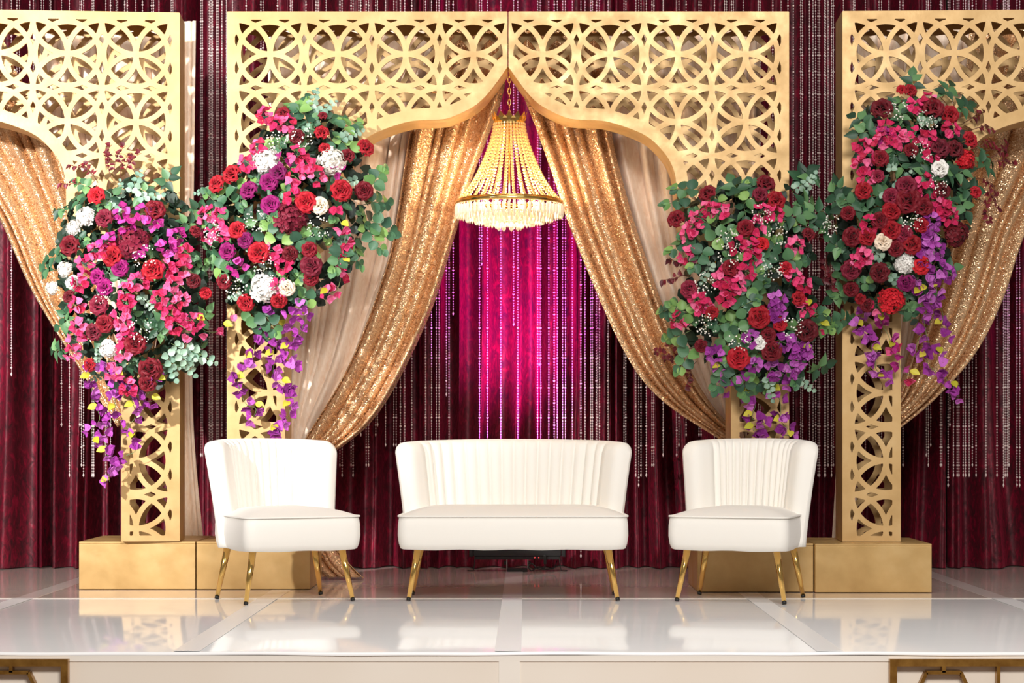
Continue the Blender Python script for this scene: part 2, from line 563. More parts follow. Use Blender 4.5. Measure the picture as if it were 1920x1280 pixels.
for reg, lst in strands.items():
    for k, (px, o) in enumerate(sorted(lst, key=lambda q: q[0])):
        tag(o, 'crystal bead strand %s from left %s' % (ordinal(k + 1), reg), 'bead strand', 'crystal bead strands ' + reg)

# ------------------------------------------------------------------ gold plinths
def plinth(label, px0, px1, yb, rz=0.0):
    Y = F * HC / (yb - VY)
    x0, x1 = P(px0, 0, Y).x, P(px1, 0, Y).x
    wd = x1 - x0
    t = thing('gold_plinth', label, 'plinth', ((x0 + x1) / 2, Y + 0.305, 0.002), rz, 'gold plinths under the panels')
    h, d, k = 0.25, 0.305, 0.012
    for nm, a, b in (('front_board', (-wd/2, -d, 0), (wd/2, -d + k, h - k - .001)), ('rear_board', (-wd/2, d - k, 0), (wd/2, d, h - k - .001)),
                     ('side_board', (-wd/2, -d + k + .0005, 0), (-wd/2 + k, d - k - .0005, h - k - .001)), ('side_board', (wd/2 - k, -d + k + .0005, 0), (wd/2, d - k - .0005, h - k - .001)),
                     ('top_board', (-wd/2, -d, h - k), (wd/2, d, h))):
        mb = MB(); mb.box(a, b)
        bevel(mb.build(nm, GOLD_WORN, t), 0.0022, 2)
    for sxx in (-1, 1):
        for zz in (0.05, 0.2):
            mb = MB(); mb.lathe([(0.0, -0.002), (0.004, -0.0015), (0.0045, 0.0)], 8)
            o = mb.build('screw_head', GOLD_WORN, t, True)
            o.location = (sxx * (wd/2 - 0.02), -d, zz); o.rotation_euler = (PI/2, 0, 0)
    return t
plinth('gold painted plinth box under left outer panel, far left', 148, 366, 1105)
plinth('gold painted plinth box behind left armless chair, under left arch half', 368.5, 581, 1105)
plinth('gold painted plinth box behind right armless chair, under right arch half', 1308, 1525, 1110)
plinth('gold painted plinth box under right outer panel, far right', 1528.5, 1747, 1111)

# ------------------------------------------------------------------ lattice panels
PW, PH, CW = 1.466, 2.768, 0.303
curve_pts = [(1.466, 2.479), (1.382, 2.362), (1.301, 2.281), (1.178, 2.218), (1.10, 2.203), (1.017, 2.201), (0.936, 2.190), (0.813, 2.150),
             (0.724, 2.103), (0.643, 2.019), (0.602, 1.939), (0.588, 1.858), (0.586, 1.76), (0.571, 1.663), (0.50, 1.565), (0.40, 1.49), (0.335, 1.43), (CW, 1.36)]
cv = [tuple(p) for p in crom(curve_pts, 90)]
OUT = [(0.0, 0.0), (0.0, PH), (PW, PH)] + cv + [(CW, 0.0)]
SEGW = [0.0415, 0.042, 0.012] + [0.062] * (len(cv) - 1) + [0.044, 0.03]

def lattice_solid():
    hstep = 0.0044
    pad = 3
    nx, nz = int(PW / hstep) + 2 * pad, int(PH / hstep) + 2 * pad
    gx = (np.arange(nx) - pad + 0.37) * hstep
    gz = (np.arange(nz) - pad + 0.37) * hstep
    X, Z = np.meshgrid(gx, gz, indexing='ij')
    inside = np.zeros_like(X, bool)
    dedge = np.full_like(X, 9.0)
    band = np.full_like(X, 9.0)
    n = len(OUT)
    for i in range(n):
        x0, z0 = OUT[i]; x1, z1 = OUT[(i+1) % n]
        cond = ((z0 > Z) != (z1 > Z))
        with np.errstate(divide='ignore', invalid='ignore'):
            xi = (x1 - x0) * (Z - z0) / (z1 - z0 if z1 != z0 else 1e-12) + x0
        inside ^= cond & (X < xi)
        dx, dz = x1 - x0, z1 - z0
        t = np.clip(((X - x0) * dx + (Z - z0) * dz) / (dx*dx + dz*dz), 0, 1)
        d = np.hypot(X - x0 - t*dx, Z - z0 - t*dz)
        dedge = np.minimum(dedge, d)
        band = np.minimum(band, d - SEGW[i])
    shape = np.where(inside, -dedge, dedge)
    S, hw = 0.354, 0.0136
    cx, cz = 0.226, PH - 0.222
    lat = np.full_like(X, 9.0)
    for i in range(-1, 6):
        for j in range(-2, 10):
            ax, az = cx + i*S, cz - j*S
            for (bx, bz, r) in ((ax, az, 0.1665), (ax + S/2, az, S/2), (ax, az + S/2, S/2)):
                lat = np.minimum(lat, np.abs(np.hypot(X - bx, Z - bz) - r) - hw)
    sdf = np.maximum(shape, np.minimum(band, lat))
    # marching squares -> segments
    sg = sdf < 0
    pts, idx = [], {}
    def ept(i, j, d):
        key = (i, j, d)
        if key in idx: return idx[key]
        i2, j2 = (i+1, j) if d == 0 else (i, j+1)
        a, b = sdf[i, j], sdf[i2, j2]
        t = a / (a - b)
        t = min(max(t, 0.02), 0.98)
        pts.append((gx[i] + t*(gx[i2]-gx[i]), gz[j] + t*(gz[j2]-gz[j])))
        idx[key] = len(pts) - 1
        return idx[key]
    nxt = {}
    c = sg[:-1, :-1].astype(int) + 2*sg[1:, :-1] + 4*sg[1:, 1:] + 8*sg[:-1, 1:]
    for i, j in zip(*np.nonzero((c > 0) & (c < 15))):
        k = c[i, j]
        B = lambda: ept(i, j, 0)
        T = lambda: ept(i, j+1, 0)
        L = lambda: ept(i, j, 1)
        Rr = lambda: ept(i+1, j, 1)
        # solid on the left of each directed segment
        tab = {1: [(B, L)], 2: [(Rr, B)], 3: [(Rr, L)], 4: [(T, Rr)], 6: [(T, B)], 7: [(T, L)], 8: [(L, T)], 9: [(B, T)], 11: [(Rr, T)],
               12: [(L, Rr)], 13: [(B, Rr)], 14: [(L, B)], 5: [(B, L), (T, Rr)], 10: [(Rr, B), (L, T)]}
        for a, b in tab[k]:
            nxt[a()] = b()
    loops, seen = [], set()
    for s in list(nxt):
        if s in seen: continue
        lp, q = [], s
        while q not in seen:
            seen.add(q); lp.append(q); q = nxt.get(q)
            if q is None: break
        if len(lp) > 6:
            loops.append([pts[k] for k in lp])
    def area(l):
        return 0.5 * sum(l[i-1][0]*l[i][1] - l[i][0]*l[i-1][1] for i in range(len(l)))
    def simp(l, tol):
        # Douglas-Peucker on a closed loop
        a = np.array(l)
        far = int(np.argmax(np.hypot(*(a - a[0]).T)))
        def dp(lo, hi):
            if hi - lo < 2: return []
            p, q = a[lo], a[hi % len(a)]
            d = q - p; L = math.hypot(*d) or 1e-9
            s = a[lo+1:hi] - p
            dist = np.abs(s[:, 0]*d[1] - s[:, 1]*d[0]) / L
            m = int(np.argmax(dist))
            if dist[m] < tol: return []
            m += lo + 1
            return dp(lo, m) + [m] + dp(m, hi)
        ids = [0] + dp(0, far) + [far] + dp(far, len(a))
        return [tuple(a[k % len(a)]) for k in ids]
    loops = [simp(l, 0.0007) for l in loops if abs(area(l)) > 0.00012]
    V, E, n0 = [], [], 0
    for l in loops:
        m = len(l)
        V += [Vector(p) for p in l]
        E += [(n0 + k, n0 + (k+1) % m) for k in range(m)]
        n0 += m
    ov, oe, of, *_ = mgeo.delaunay_2d_cdt(V, E, [], 0, 1e-6)
    def sd(x, z):
        fx, fz = (x / hstep + pad - 0.37), (z / hstep + pad - 0.37)
        i, j = int(round(fx)), int(round(fz))
        i0, j0 = min(max(int(fx), 0), nx-2), min(max(int(fz), 0), nz-2)
        u, v = fx - i0, fz - j0
        return (sdf[i0, j0]*(1-u)*(1-v) + sdf[i0+1, j0]*u*(1-v) + sdf[i0, j0+1]*(1-u)*v + sdf[i0+1, j0+1]*u*v)
    tris = []
    for f in of:
        cxx = sum(ov[k].x for k in f) / len(f); czz = sum(ov[k].y for k in f) / len(f)
        if sd(cxx, czz) < 0.0004:
            a = 0
            for k in range(len(f)):
                p, q = ov[f[k-1]], ov[f[k]]
                a += p.x*q.y - q.x*p.y
            tris.append(tuple(f) if a > 0 else tuple(reversed(f)))
    ecount = {}
    for f in tris:
        for k in range(len(f)):
            ecount.setdefault((min(f[k-1], f[k]), max(f[k-1], f[k])), []).append((f[k-1], f[k]))
    border = [e[0] for e in ecount.values() if len(e) == 1]
    return [(p.x, p.y) for p in ov], tris, border

LV, LT, LB = lattice_solid()
TH = 0.014
def lattice_mesh(mirror):
    s = -1 if mirror else 1
    n = len(LV)
    vs = [(s*x, 0, z) for x, z in LV] + [(s*x, TH, z) for x, z in LV]
    fs = []
    for f in LT:
        a = tuple(f); b = tuple(k + n for k in reversed(f))
        fs += [a, b]
    for a, b in LB:
        fs.append((b, a, a + n, b + n))
    if mirror:
        fs = [tuple(reversed(f)) for f in fs]
    me = bpy.data.meshes.new('lattice')
    me.from_pydata(vs, [], fs)
    me.materials.append(GOLD)
    return me
def strip_mesh(mirror, depth):
    s = -1 if mirror else 1
    mb = MB()
    n = len(OUT)
    inn = []
    for i in range(n):
        p0, p1, p2 = Vector(OUT[i-1]), Vector(OUT[i]), Vector(OUT[(i+1) % n])
        d1, d2 = (p1 - p0).normalized(), (p2 - p1).normalized()
        nn = (Vector((d1.y, -d1.x)) + Vector((d2.y, -d2.x)))
        nn.normalize()
        k = 0.010 / max(0.4, nn.dot(Vector((d1.y, -d1.x))))
        inn.append(p1 + nn * k)
    o = 0.0006
    rows = []
    for i in range(n):
        p, q = OUT[i], inn[i]
        rows.append([(s*p[0], TH + o, p[1]), (s*p[0], depth - TH - o, p[1]), (s*q[0], depth - TH - o, q[1]), (s*q[0], TH + o, q[1])])
    mb.grid(rows, close_u=True, close_v=True)
    if not mirror:
        mb.f = [tuple(reversed(f)) for f in mb.f]
    return mb.mesh('edge_band', GOLD, False)
DP = 0.30
LMESH = {m: lattice_mesh(m) for m in (False, True)}
SMESH = {m: strip_mesh(m, DP) for m in (False, True)}
def panel(label, px_edge, Y, mirror, rz=0.0):
    x = P(px_edge, 0, Y).x
    t = thing('lattice_panel', label, 'arch panel', (x, Y, 0.2545), rz, 'gold lattice arch panels')
    link('front_lattice', LMESH[mirror], t, (0, 0, 0))
    link('rear_lattice', LMESH[mirror], t, (0, DP - TH, 0))
    link('edge_band', SMESH[mirror], t, (0, 0, 0))
    return t
YP = 10.645
panel('gold lattice half arch panel standing left of the chandelier', 425.5, YP, False)
panel('gold lattice half arch panel standing right of the chandelier', 1479.5, YP, True)
panel('gold lattice outer panel at left with overlit face and large flower arrangement', 337, YP + 0.028, True, math.radians(4.5))
panel('gold lattice outer panel at right edge with crimson rose arrangement', 1579.5, YP - 0.01, False, math.radians(-2.0))

# ------------------------------------------------------------------ drapes
def drape(mat, Lp, Rp, Y, folds, amp, seed, nu=110, nv=64, Yend=None):
    rr = random.Random(seed)
    a, b = crom(Lp, nv), crom(Rp, nv)
    ph = [rr.uniform(0, 6.28) for _ in range(6)]
    w0 = None
    rows = []
    for i in range(nu + 1):
        u = i / nu
        col = []
        for j in range(nv):
            v = j / (nv - 1)
            yy = Y if Yend is None else Y + (Yend - Y) * v
            wd = math.hypot(*(b[j] - a[j])) * yy / F
            uu = u + 0.035*math.sin(2*PI*u*1.7 + ph[0] + v*0.8) + 0.02*math.sin(2*PI*u*3.1 + ph[1])
            s = math.sin(2*PI*folds*uu + ph[2] + 0.7*v)
            s2 = math.sin(2*PI*folds*0.46*uu + ph[3] + 0.9*v)
            s3 = math.sin(2*PI*folds*2.3*uu + ph[4])
            k = amp * min(1.0, 0.35 + wd / 0.35)
            d = k * (0.75*s + 0.45*s2 + 0.14*s3)
            px = a[j][0] + (b[j][0] - a[j][0]) * u
            py = a[j][1] + (b[j][1] - a[j][1]) * u
            x, z = XZ(px, py, yy)
            x += 0.35 * k * math.cos(2*PI*folds*uu + ph[2] + 0.7*v) * math.sin(PI*u)
            col.append((x, yy + d, max(z, 0.012 + 0.004*abs(s))))
        rows.append(col)
    mb = MB()
    mb.grid(rows)
    return mb
def drape_thing(name, label, mat, parts, group):
    # the sweep is the thing's own mesh, a tail below the tie is its part
    first = True
    root = None
    for nm, mb in parts:
        if first:
            root = mb.build(name, mat, None, True); first = False
            tag(root, label, 'drape', group)
        else:
            mb.build(nm, mat, root, True)
        o = root if nm == 'sweep' else root.children[-1]
        so = o.modifiers.new('solid', 'SOLIDIFY'); so.thickness = 0.004
    return root
GS, GC = 'gold sequin drapes', 'champagne satin drapes'
drape_thing('sequin_drape', 'gold sequin drape swept from arch tip down to the left arch column', SEQUIN, [
    ('sweep', drape(SEQUIN, [(835,52),(795,150),(768,250),(745,400),(724,500),(657,678),(578,812),(556,846)],
                    [(948,52),(947,150),(926,225),(880,345),(846,460),(798,605),(705,778),(590,872)], 11.10, 5.6, 0.034, 1)),
    ('tail', drape(SEQUIN, [(556,850),(556,900),(560,980),(572,1060),(590,1080)], [(592,876),(596,930),(604,990),(640,1040),(682,1084)], 11.14, 4.5, 0.03, 2, 60, 40, Yend=11.42))], GS)
drape_thing('sequin_drape', 'gold sequin drape swept from arch tip down to the right arch column', SEQUIN, [
    ('sweep', drape(SEQUIN, [(958,52),(972,150),(1005,240),(1040,340),(1072,435),(1160,640),(1235,745),(1372,838)],
                    [(1135,52),(1140,150),(1147,250),(1166,335),(1200,450),(1265,630),(1325,745),(1390,822)], 11.10, 5.8, 0.034, 3)),
    ('tail', drape(SEQUIN, [(1372,838),(1366,900),(1350,990),(1318,1045),(1288,1084)], [(1392,826),(1394,900),(1392,990),(1385,1060),(1375,1082)], 11.14, 4.5, 0.03, 4, 60, 40, Yend=11.42))], GS)
drape_thing('sequin_drape', 'gold sequin drape swept behind the left outer panel to its column', SEQUIN, [
    ('sweep', drape(SEQUIN, [(-230,52),(-170,150),(-110,260),(-50,338),(0,408),(62,545),(152,692),(222,800)],
                    [(-20,52),(40,150),(95,260),(130,360),(165,480),(200,610),(226,720),(238,780)], 11.16, 6.5, 0.034, 5))], GS)
drape_thing('sequin_drape', 'gold sequin drape swept behind the right outer panel to its column', SEQUIN, [
    ('sweep', drape(SEQUIN, [(1820,52),(1812,150),(1795,300),(1772,430),(1740,560),(1708,660),(1685,740),(1664,775)],
                    [(2140,52),(2080,180),(2000,310),(1925,430),(1880,560),(1828,662),(1752,748),(1672,814)], 11.16, 6.5, 0.034, 6))], GS)
drape_thing('satin_drape', 'champagne satin drape behind the left arch half, beside the sequin drape', SATIN, [
    ('sweep', drape(SATIN, [(500,52),(500,150),(505,260),(515,400),(530,520),(540,660),(540,780),(542,848)],
                    [(860,52),(815,150),(790,250),(765,400),(744,500),(678,680),(598,815),(575,852)], 11.22, 11.5, 0.062, 7, 170)),], GC)
drape_thing('satin_drape', 'champagne satin drape behind the right arch half, beside the sequin drape', SATIN, [
    ('sweep', drape(SATIN, [(1112,52),(1120,150),(1128,250),(1146,335),(1182,455),(1248,635),(1310,750),(1376,830)],
                    [(1425,52),(1425,150),(1424,260),(1420,400),(1412,520),(1404,660),(1400,760),(1400,840)], 11.22, 11.5, 0.062, 8, 170))], GC)
drape_thing('satin_drape', 'champagne satin drape hanging behind the left outer panel', SATIN, [
    ('sweep', drape(SATIN, [(60,52),(70,200),(100,340),(150,520),(205,690),(228,800)],
                    [(330,52),(330,200),(326,340),(310,520),(285,690),(262,800)], 11.24, 9, 0.028, 9, 140)),
    ('tail', drape(SATIN, [(322,40),(325,260),(328,520),(332,780),(338,1000),(338,1058)], [(368,40),(365,260),(362,520),(362,780),(380,1000),(388,1058)], 11.32, 3.2, 0.02, 10, 50, 50))], GC)
drape_thing('satin_drape', 'champagne satin drape hanging behind the right outer panel', SATIN, [
    ('sweep', drape(SATIN, [(1606,52),(1612,200),(1630,360),(1655,520),(1668,660),(1662,770)],
                    [(1850,52),(1830,200),(1800,360),(1755,530),(1716,650),(1684,760)], 11.24, 9, 0.028, 11, 140)),
    ('tail', drape(SATIN, [(1572,700),(1570,800),(1566,900),(1560,1000),(1556,1062)], [(1602,700),(1604,800),(1606,900),(1608,1000),(1610,1062)], 11.32, 2.6, 0.02, 12, 40, 40))], GC)

# ------------------------------------------------------------------ seats
def rrect(w_, d_, r, n=7):
    pts = []
    for cx, cy, a0 in ((w_/2 - r, d_/2 - r, 0), (-w_/2 + r, d_/2 - r, PI/2), (-w_/2 + r, -d_/2 + r, PI), (w_/2 - r, -d_/2 + r, 1.5*PI)):
        for k in range(n + 1):
            a = a0 + PI/2*k/n
            pts.append((cx + r*math.cos(a), cy + r*math.sin(a)))
    # refine long straight sides
    out = []
    for i, p in enumerate(pts):
        q = pts[(i+1) % len(pts)]
        out.append(p)
        L = math.hypot(q[0]-p[0], q[1]-p[1])
        m = int(L / 0.06)
        for k in range(1, m + 1):
            t = k / (m + 1)
            out.append((p[0] + (q[0]-p[0])*t, p[1] + (q[1]-p[1])*t))
    return out
def seat(label, name, cat, X, Y, rz, W, Dp, leg_w, leg_d, nch, topw, botw, backz, group):
    """Armless slipper seat; local -Y is the front, origin on the floor under the seat centre."""
    t = thing(name, label, cat, (X, Y, 0.003), rz, group)
    rng = random.Random(nch)
    z0, zp, zc = 0.252, 0.415, 0.462
    # upholstered block
    tap = 0.10 if W < 0.9 else 0.03
    base = [(x*(1 - tap*(y/Dp + 0.5)), y) for x, y in rrect(W, Dp, 0.055)]
    def ring(z, inset, wob=0.0):
        sx_, sy_ = (W - 2*inset) / W, (Dp - 2*inset) / Dp
        return [(x*sx_, y*sy_, z + wob*math.sin(x*23 + y*17)) for x, y in base]
    mb = MB()
    rows = [ring(z0 + 0.008, 0.05), ring(z0, 0.018, 0.002), ring(z0 + 0.004, 0.008, 0.003), ring(z0 + 0.03, 0.0), ring(0.32, -0.005), ring(0.37, -0.004), ring(zp - 0.012, 0.0), ring(zp - 0.004, 0.004), ring(zp - 0.002, 0.03)]
    mb.grid(rows, close_v=True)
    mb.f.append(tuple(range(len(base))))
    mb.build('seat_block', VELVET_W, t, True)
    # crowned cushion top
    mb = MB()
    rows = []
    for k in range(11):
        s = k / 10
        inset = s * min(W, Dp) / 2 * 0.97
        z = zp + (zc - zp) * (1 - (1 - s) ** 2.6)
        rows.append([(x*(W - 2*inset)/W, y*(Dp - 2*inset)/Dp, z) for x, y in base])
    mb.grid(rows, close_v=True)
    mb.f.append(tuple(10*len(base) + k for k in reversed(range(len(base)))))
    mb.f = [tuple(reversed(f)) for f in mb.f]
    mb.build('seat_cushion', VELVET_W, t, True)
    # piping
    mb = MB()
    mb.tube([(x*1.004, y*1.004, zp) for x, y in base], 0.0052, 6, closed=True)
    mb.build('piping', VELVET_W, t, True)
    # back: plan curve of wings, corners and straight back
    thk = 0.07
    PHI = math.radians(56)
    yb = Dp/2 - 0.02                       # inner face of the back at seat level
    wing = 0.16
    rc = 0.19 if W > 0.9 else 0.17
    nv = 16
    zb0, zb1 = 0.258, backz
    hs = botw / 2 - 0.02 - rc*math.sin(PHI) - wing*math.cos(PHI)   # half of the straight run
    DWX, DWY = math.cos(PHI), math.sin(PHI)
    seglen = [wing, PHI*rc, 2*hs, PHI*rc, wing]
    tot = sum(seglen)
    ch0, ch1 = wing*0.92, tot - wing*0.92        # channelled part
    nper = 10
    svals = [0.0, 0.004, 0.012, 0.025, 0.045, 0.07, 0.1]
    while svals[-1] < ch0 - 0.03: svals.append(svals[-1] + 0.03)
    cl = (ch1 - ch0) / nch
    mid = [ch0 + cl*(i/nper) for i in range(nch*nper + 1)]
    left = [s for s in svals if s < ch0 - 0.004]
    svals = left + mid + [tot - s for s in reversed(left)]
    def half(q):
        """Right half of the plan curve: q is the arc length from the middle."""
        if q <= hs:
            return Vector((q, yb)), Vector((0, -1))
        q -= hs
        if q <= PHI*rc:
            a = q / rc
            return Vector((hs + rc*math.sin(a), yb - rc + rc*math.cos(a))), Vector((-math.sin(a), -math.cos(a)))
        q -= PHI*rc
        return Vector((hs + rc*DWY + q*DWX, yb - rc + rc*DWX - q*DWY)), Vector((-DWY, -DWX))
    def plan(s):
        q = s - tot/2
        p, n = half(abs(q))
        if q < 0:
            p, n = Vector((-p.x, p.y)), Vector((-n.x, n.y))
        return p, n
    rows = []
    for s in svals:
        p, n = plan(s)
        e = min(s, tot - s)
        er = 0.045
        fr = math.sqrt(max(0.0, 1 - (1 - min(e, er)/er)**2)) if e < er else 1.0   # rounded wing fronts
        chn = 0.0
        if ch0 <= s <= ch1:
            ph = ((s - ch0) / cl) % 1.0
            chn = 0.026 * (abs(math.sin(PI*ph)) ** 0.5)
            fade = 1.0
        else:
            chn = 0.026
        c = abs(s - tot/2) / (tot/2)
        ztop = zb1 - 0.018*c**2 - (0.05*(1 - min(e, 0.06)/0.06)**2.2 if e < 0.06 else 0)
        col = []
        prof = []
        for k in range(nv + 1):               # inner face upwards
            prof.append((0.0, k / nv * 0.955))
        for k in range(1, 6):                 # rolled top
            a = PI*k/6
            prof.append(((1 - math.cos(a))/2, 0.955 + 0.045*math.sin(a)))
        for k in range(nv + 1):               # outer face downwards
            prof.append((1.0, 0.955*(1 - k/nv)))
        for q, vz in prof:
            z = zb0 + (ztop - zb0)*vz
            fl = 1 + (topw/botw - 1) * max(0, vz)**1.25
            lean = 0.085 * vz**1.2
            inner = chn * min(1.0, (1 - vz)*9 + 0.25) if q == 0 else chn * (1 - q) * 0.25
            off = thk*(0.5 - q)*fr
            pos = Vector((p.x*fl, p.y + lean)) - n * (thk*0.5) + n*(off + inner*fr)
            col.append((pos.x, pos.y, z))
        rows.append(col)
    mb = MB()
    mb.grid(rows, close_v=True)
    mb.build('backrest', VELVET_W, t, True)
    # legs
    for sx_ in (-1, 1):
        for sy_ in (-1, 1):
            bx, by = sx_*leg_w/2, sy_*leg_d/2
            tx, ty = sx_*(leg_w/2 - 0.045), sy_*(leg_d/2 - 0.03)
            mb = MB()
            mb.tube([(tx, ty, 0.262), ((tx+bx)/2, (ty+by)/2, 0.137), (bx, by, 0.012)], [0.0185, 0.0145, 0.0105], 16)
            lg = mb.build('leg', GOLD_METAL, t, True)
            mb = MB()
            mb.tube([(bx + (bx-tx)*0.0, by, 0.0135), (bx + (bx-tx)*0.048, by + (by-ty)*0.048, 0.0)], [0.0112, 0.0108], 14)
            f = mb.build('foot_cap', RUBBER, lg, True)
            f['label'] = 'black foot cap'
    return t
GA = 'white slipper chairs'
seat('white velvet slipper chair with channel tufted back, left of the loveseat', 'slipper_chair', 'chair', -1.185, 10.02, math.radians(27), 0.595, 0.575, 0.545, 0.43, 12, 0.668, 0.56, 0.792, GA)
seat('white velvet slipper chair with channel tufted back, right of the loveseat', 'slipper_chair', 'chair', 1.062, 10.045, math.radians(-20), 0.595, 0.575, 0.53, 0.42, 12, 0.668, 0.56, 0.792, GA)
seat('white velvet loveseat with channel tufted back and gold legs, centre stage', 'loveseat', 'sofa', -0.060, 10.15, 0, 1.115, 0.575, 1.02, 0.37, 16, 1.168, 1.04, 0.788, None)

# ------------------------------------------------------------------ LED bar under the loveseat
xl, xr = P(888, 0, 12.1).x, P(1052, 0, 12.1).x
cxl = (xl + xr) / 2
t = thing('led_bar', 'black stage wash light bar on the floor behind the loveseat', 'stage light', (cxl, 12.08, 0.0))
hwb = (xr - xl) / 2
mb = MB(); mb.box((-hwb, -0.035, 0.092), (hwb, 0.035, 0.16)); bevel(mb.build('housing', BLACK, t), 0.004)
mb = MB(); mb.box((-hwb + 0.006, -0.03, 0.072), (hwb - 0.006, 0.03, 0.0905)); mb.build('lower_rail', BLACK, t)
for s in (-1, 1):
    mb = MB(); mb.box((s*hwb - 0.012 + s*0.014, -0.037, 0.088), (s*hwb + 0.012 + s*0.014, 0.037, 0.164)); bevel(mb.build('end_cap', BLACK, t), 0.004)
    mb = MB(); mb.tube([(s*(hwb - 0.01), -0.036, 0.09), (s*(hwb - 0.008), -0.04, 0.05), (s*(hwb + 0.0), -0.04, 0.006), (s*(hwb + 0.035), -0.03, 0.006)], 0.0035, 6)
    mb.build('wire_foot', BLACK, t, True)
    mb = MB(); mb.box((s*0.062 - 0.003, -0.02, 0.02), (s*0.062 + 0.003, 0.02, 0.072)); mb.build('bracket_arm', STEEL, t)
    mb = MB(); mb.lathe([(0.0, 0), (0.012, 0.0), (0.013, 0.012), (0.0, 0.014)], 12)
    o = mb.build('knob', BLACK, t, True); o.location = (s*0.066, -0.01, 0.052); o.rotation_euler = (0, s*PI/2, 0)
    mb = MB(); mb.octa((0, 0, 0), 0.004); mb.build('indicator', RED_LED, t, loc=(0.115 + s*0.012, -0.032, 0.083))
mb = MB(); mb.box((-0.06, -0.03, 0.001), (0.06, 0.03, 0.02)); mb.build('bracket_base', BLACK, t)
for k in range(10):
    mb = MB(); mb.lathe([(0.017, 0), (0.0, 0.006)], 10); mb.build('lens', STEEL, t, True, (-hwb + 0.05 + k*(2*hwb - 0.1)/9, 0, 0.1605))
mb = MB(); mb.box((0.155, -0.045, 0.045), (0.172, -0.02, 0.1)); bevel(mb.build('plug', BLACK, t), 0.003)
mb = MB(); mb.tube([tuple(p) for p in crom([(0.163, -0.033, 0.046), (0.16, -0.04, 0.02), (0.12, -0.05, 0.03), (0.085, -0.05, 0.008), (0.065, -0.045, 0.03), (0.085, -0.03, 0.048), (0.125, -0.045, 0.018), (0.18, -0.04, 0.016), (0.22, -0.02, 0.025), (0.235, 0.03, 0.06)], 40)], 0.0042, 6)
mb.build('power_cable', BLACK, t, True)

# ------------------------------------------------------------------ chandelier
YH = 10.80
ch = P(955, 381, YH)
t = thing('chandelier', 'lit crystal bead chandelier hanging from the arch tip', 'chandelier', tuple(ch))
kk = YH / F
Rr, zt = 101*kk, 152*kk
def ring_band(mb, r, z0, z1, th=0.006, n=64):
    mb.lathe([(r - th, z0), (r, z0), (r + 0.002, (z0+z1)/2), (r, z1), (r - th, z1), (r - th, z0)], n)
mb = MB(); ring_band(mb, Rr, -0.008, 0.012, 0.01); ring_band(mb, Rr - 0.012, 0.012, 0.02, 0.006); mb.build('rim', GOLD_METAL, t, True)
mb = MB(); ring_band(mb, 0.082, zt - 0.02, zt + 0.004, 0.006, 40)
for k in range(12):
    a = 2*PI*k/12
    c, s = math.cos(a), math.sin(a)
    for (da, hh, ww) in ((0, 0.05, 0.016), (0.26, 0.026, 0.012)):
        aa = a + da
        c, s = math.cos(aa), math.sin(aa)
        tx, ty = -s, c
        r0 = 0.082
        pts = [(r0, -ww, 0), (r0 + 0.004, -ww*1.1, hh*0.45), (r0 + 0.012, 0, hh), (r0 + 0.004, ww*1.1, hh*0.45), (r0, ww, 0)]
        fr = [(r*c + tx*q, r*s + ty*q, zt + z) for r, q, z in pts]
        bk = [((r-0.004)*c + tx*q, (r-0.004)*s + ty*q, zt + z) for r, q, z in pts]
        mb.add(fr + bk, [(0,1,2,3,4), (9,8,7,6,5)] + [(i, i+5, (i+1)%5+5, (i+1)%5) for i in range(5)])
mb.build('crown', GOLD_METAL, t)
mb = MB(); mb.tube([(0, 0, -0.06), (0, 0, zt + 0.03)], 0.005, 8); mb.build('centre_rod', GOLD_METAL, t, True)
mb = MB()
for k in range(6):
    a = 2*PI*k/6
    mb.tube([(0.08*math.cos(a), 0.08*math.sin(a), zt), (0, 0, zt + 0.012)], 0.003, 5)
mb.build('crown_spokes', GOLD_METAL, t)
ztop = P(955, 60, YH).z - ch.z
nl = int((ztop - zt - 0.03) / 0.030)
mb = MB(); mb.tube([(0.0075*math.cos(a), 0, 0.0185*math.sin(a)) for a in [2*PI*k/14 for k in range(14)]], 0.0022, 5, closed=True)
lk = mb.mesh('chain_link', GOLD_METAL, True)
for k in range(nl):
    o = link('chain_link', lk, t, (0, 0, zt + 0.045 + k*0.030)); o.rotation_euler = (0, 0, (k % 2)*PI/2)
prof = crom([(0.080, zt - 0.012), (0.086, zt*0.88), (0.102, zt*0.74), (0.124, zt*0.60), (0.150, zt*0.46), (0.182, zt*0.31), (0.218, zt*0.18), (0.252, zt*0.08), (Rr - 0.012, 0.016)], 200)
mb = MB()
acc, last = 0.0, prof[0]
mb.ico((prof[0][0], 0, prof[0][1]), 0.0088)
for p in prof[1:]:
    acc += math.hypot(*(p - last)); last = p
    if acc > 0.0165:
        acc = 0; mb.ico((p[0], 0, p[1]), 0.0088)
bs = mb.mesh('bead_strand', AMBER, False)
NS = 30
for k in range(NS):
    o = link('bead_strand', bs, t); o.rotation_euler = (0, 0, 2*PI*k/NS)
def prism_mesh(L, r):
    mb = MB()
    mb.octa((0, 0, -0.004), r*0.8)
    n = 6
    rows = [[(rr*math.cos(2*PI*k/n), rr*math.sin(2*PI*k/n), z) for k in range(n)] for rr, z in ((r*0.3, -0.008), (r, -0.016), (r, -L*0.75), (0.0005, -L))]
    mb.grid(rows, close_v=True)
    return mb.mesh('prism', PRISM, False)
tiers = [(Rr - 0.004, -0.006, 0.075, 64), (Rr - 0.055, -0.030, 0.07, 54), (Rr - 0.105, -0.052, 0.062, 42), (Rr - 0.16, -0.070, 0.055, 30)]
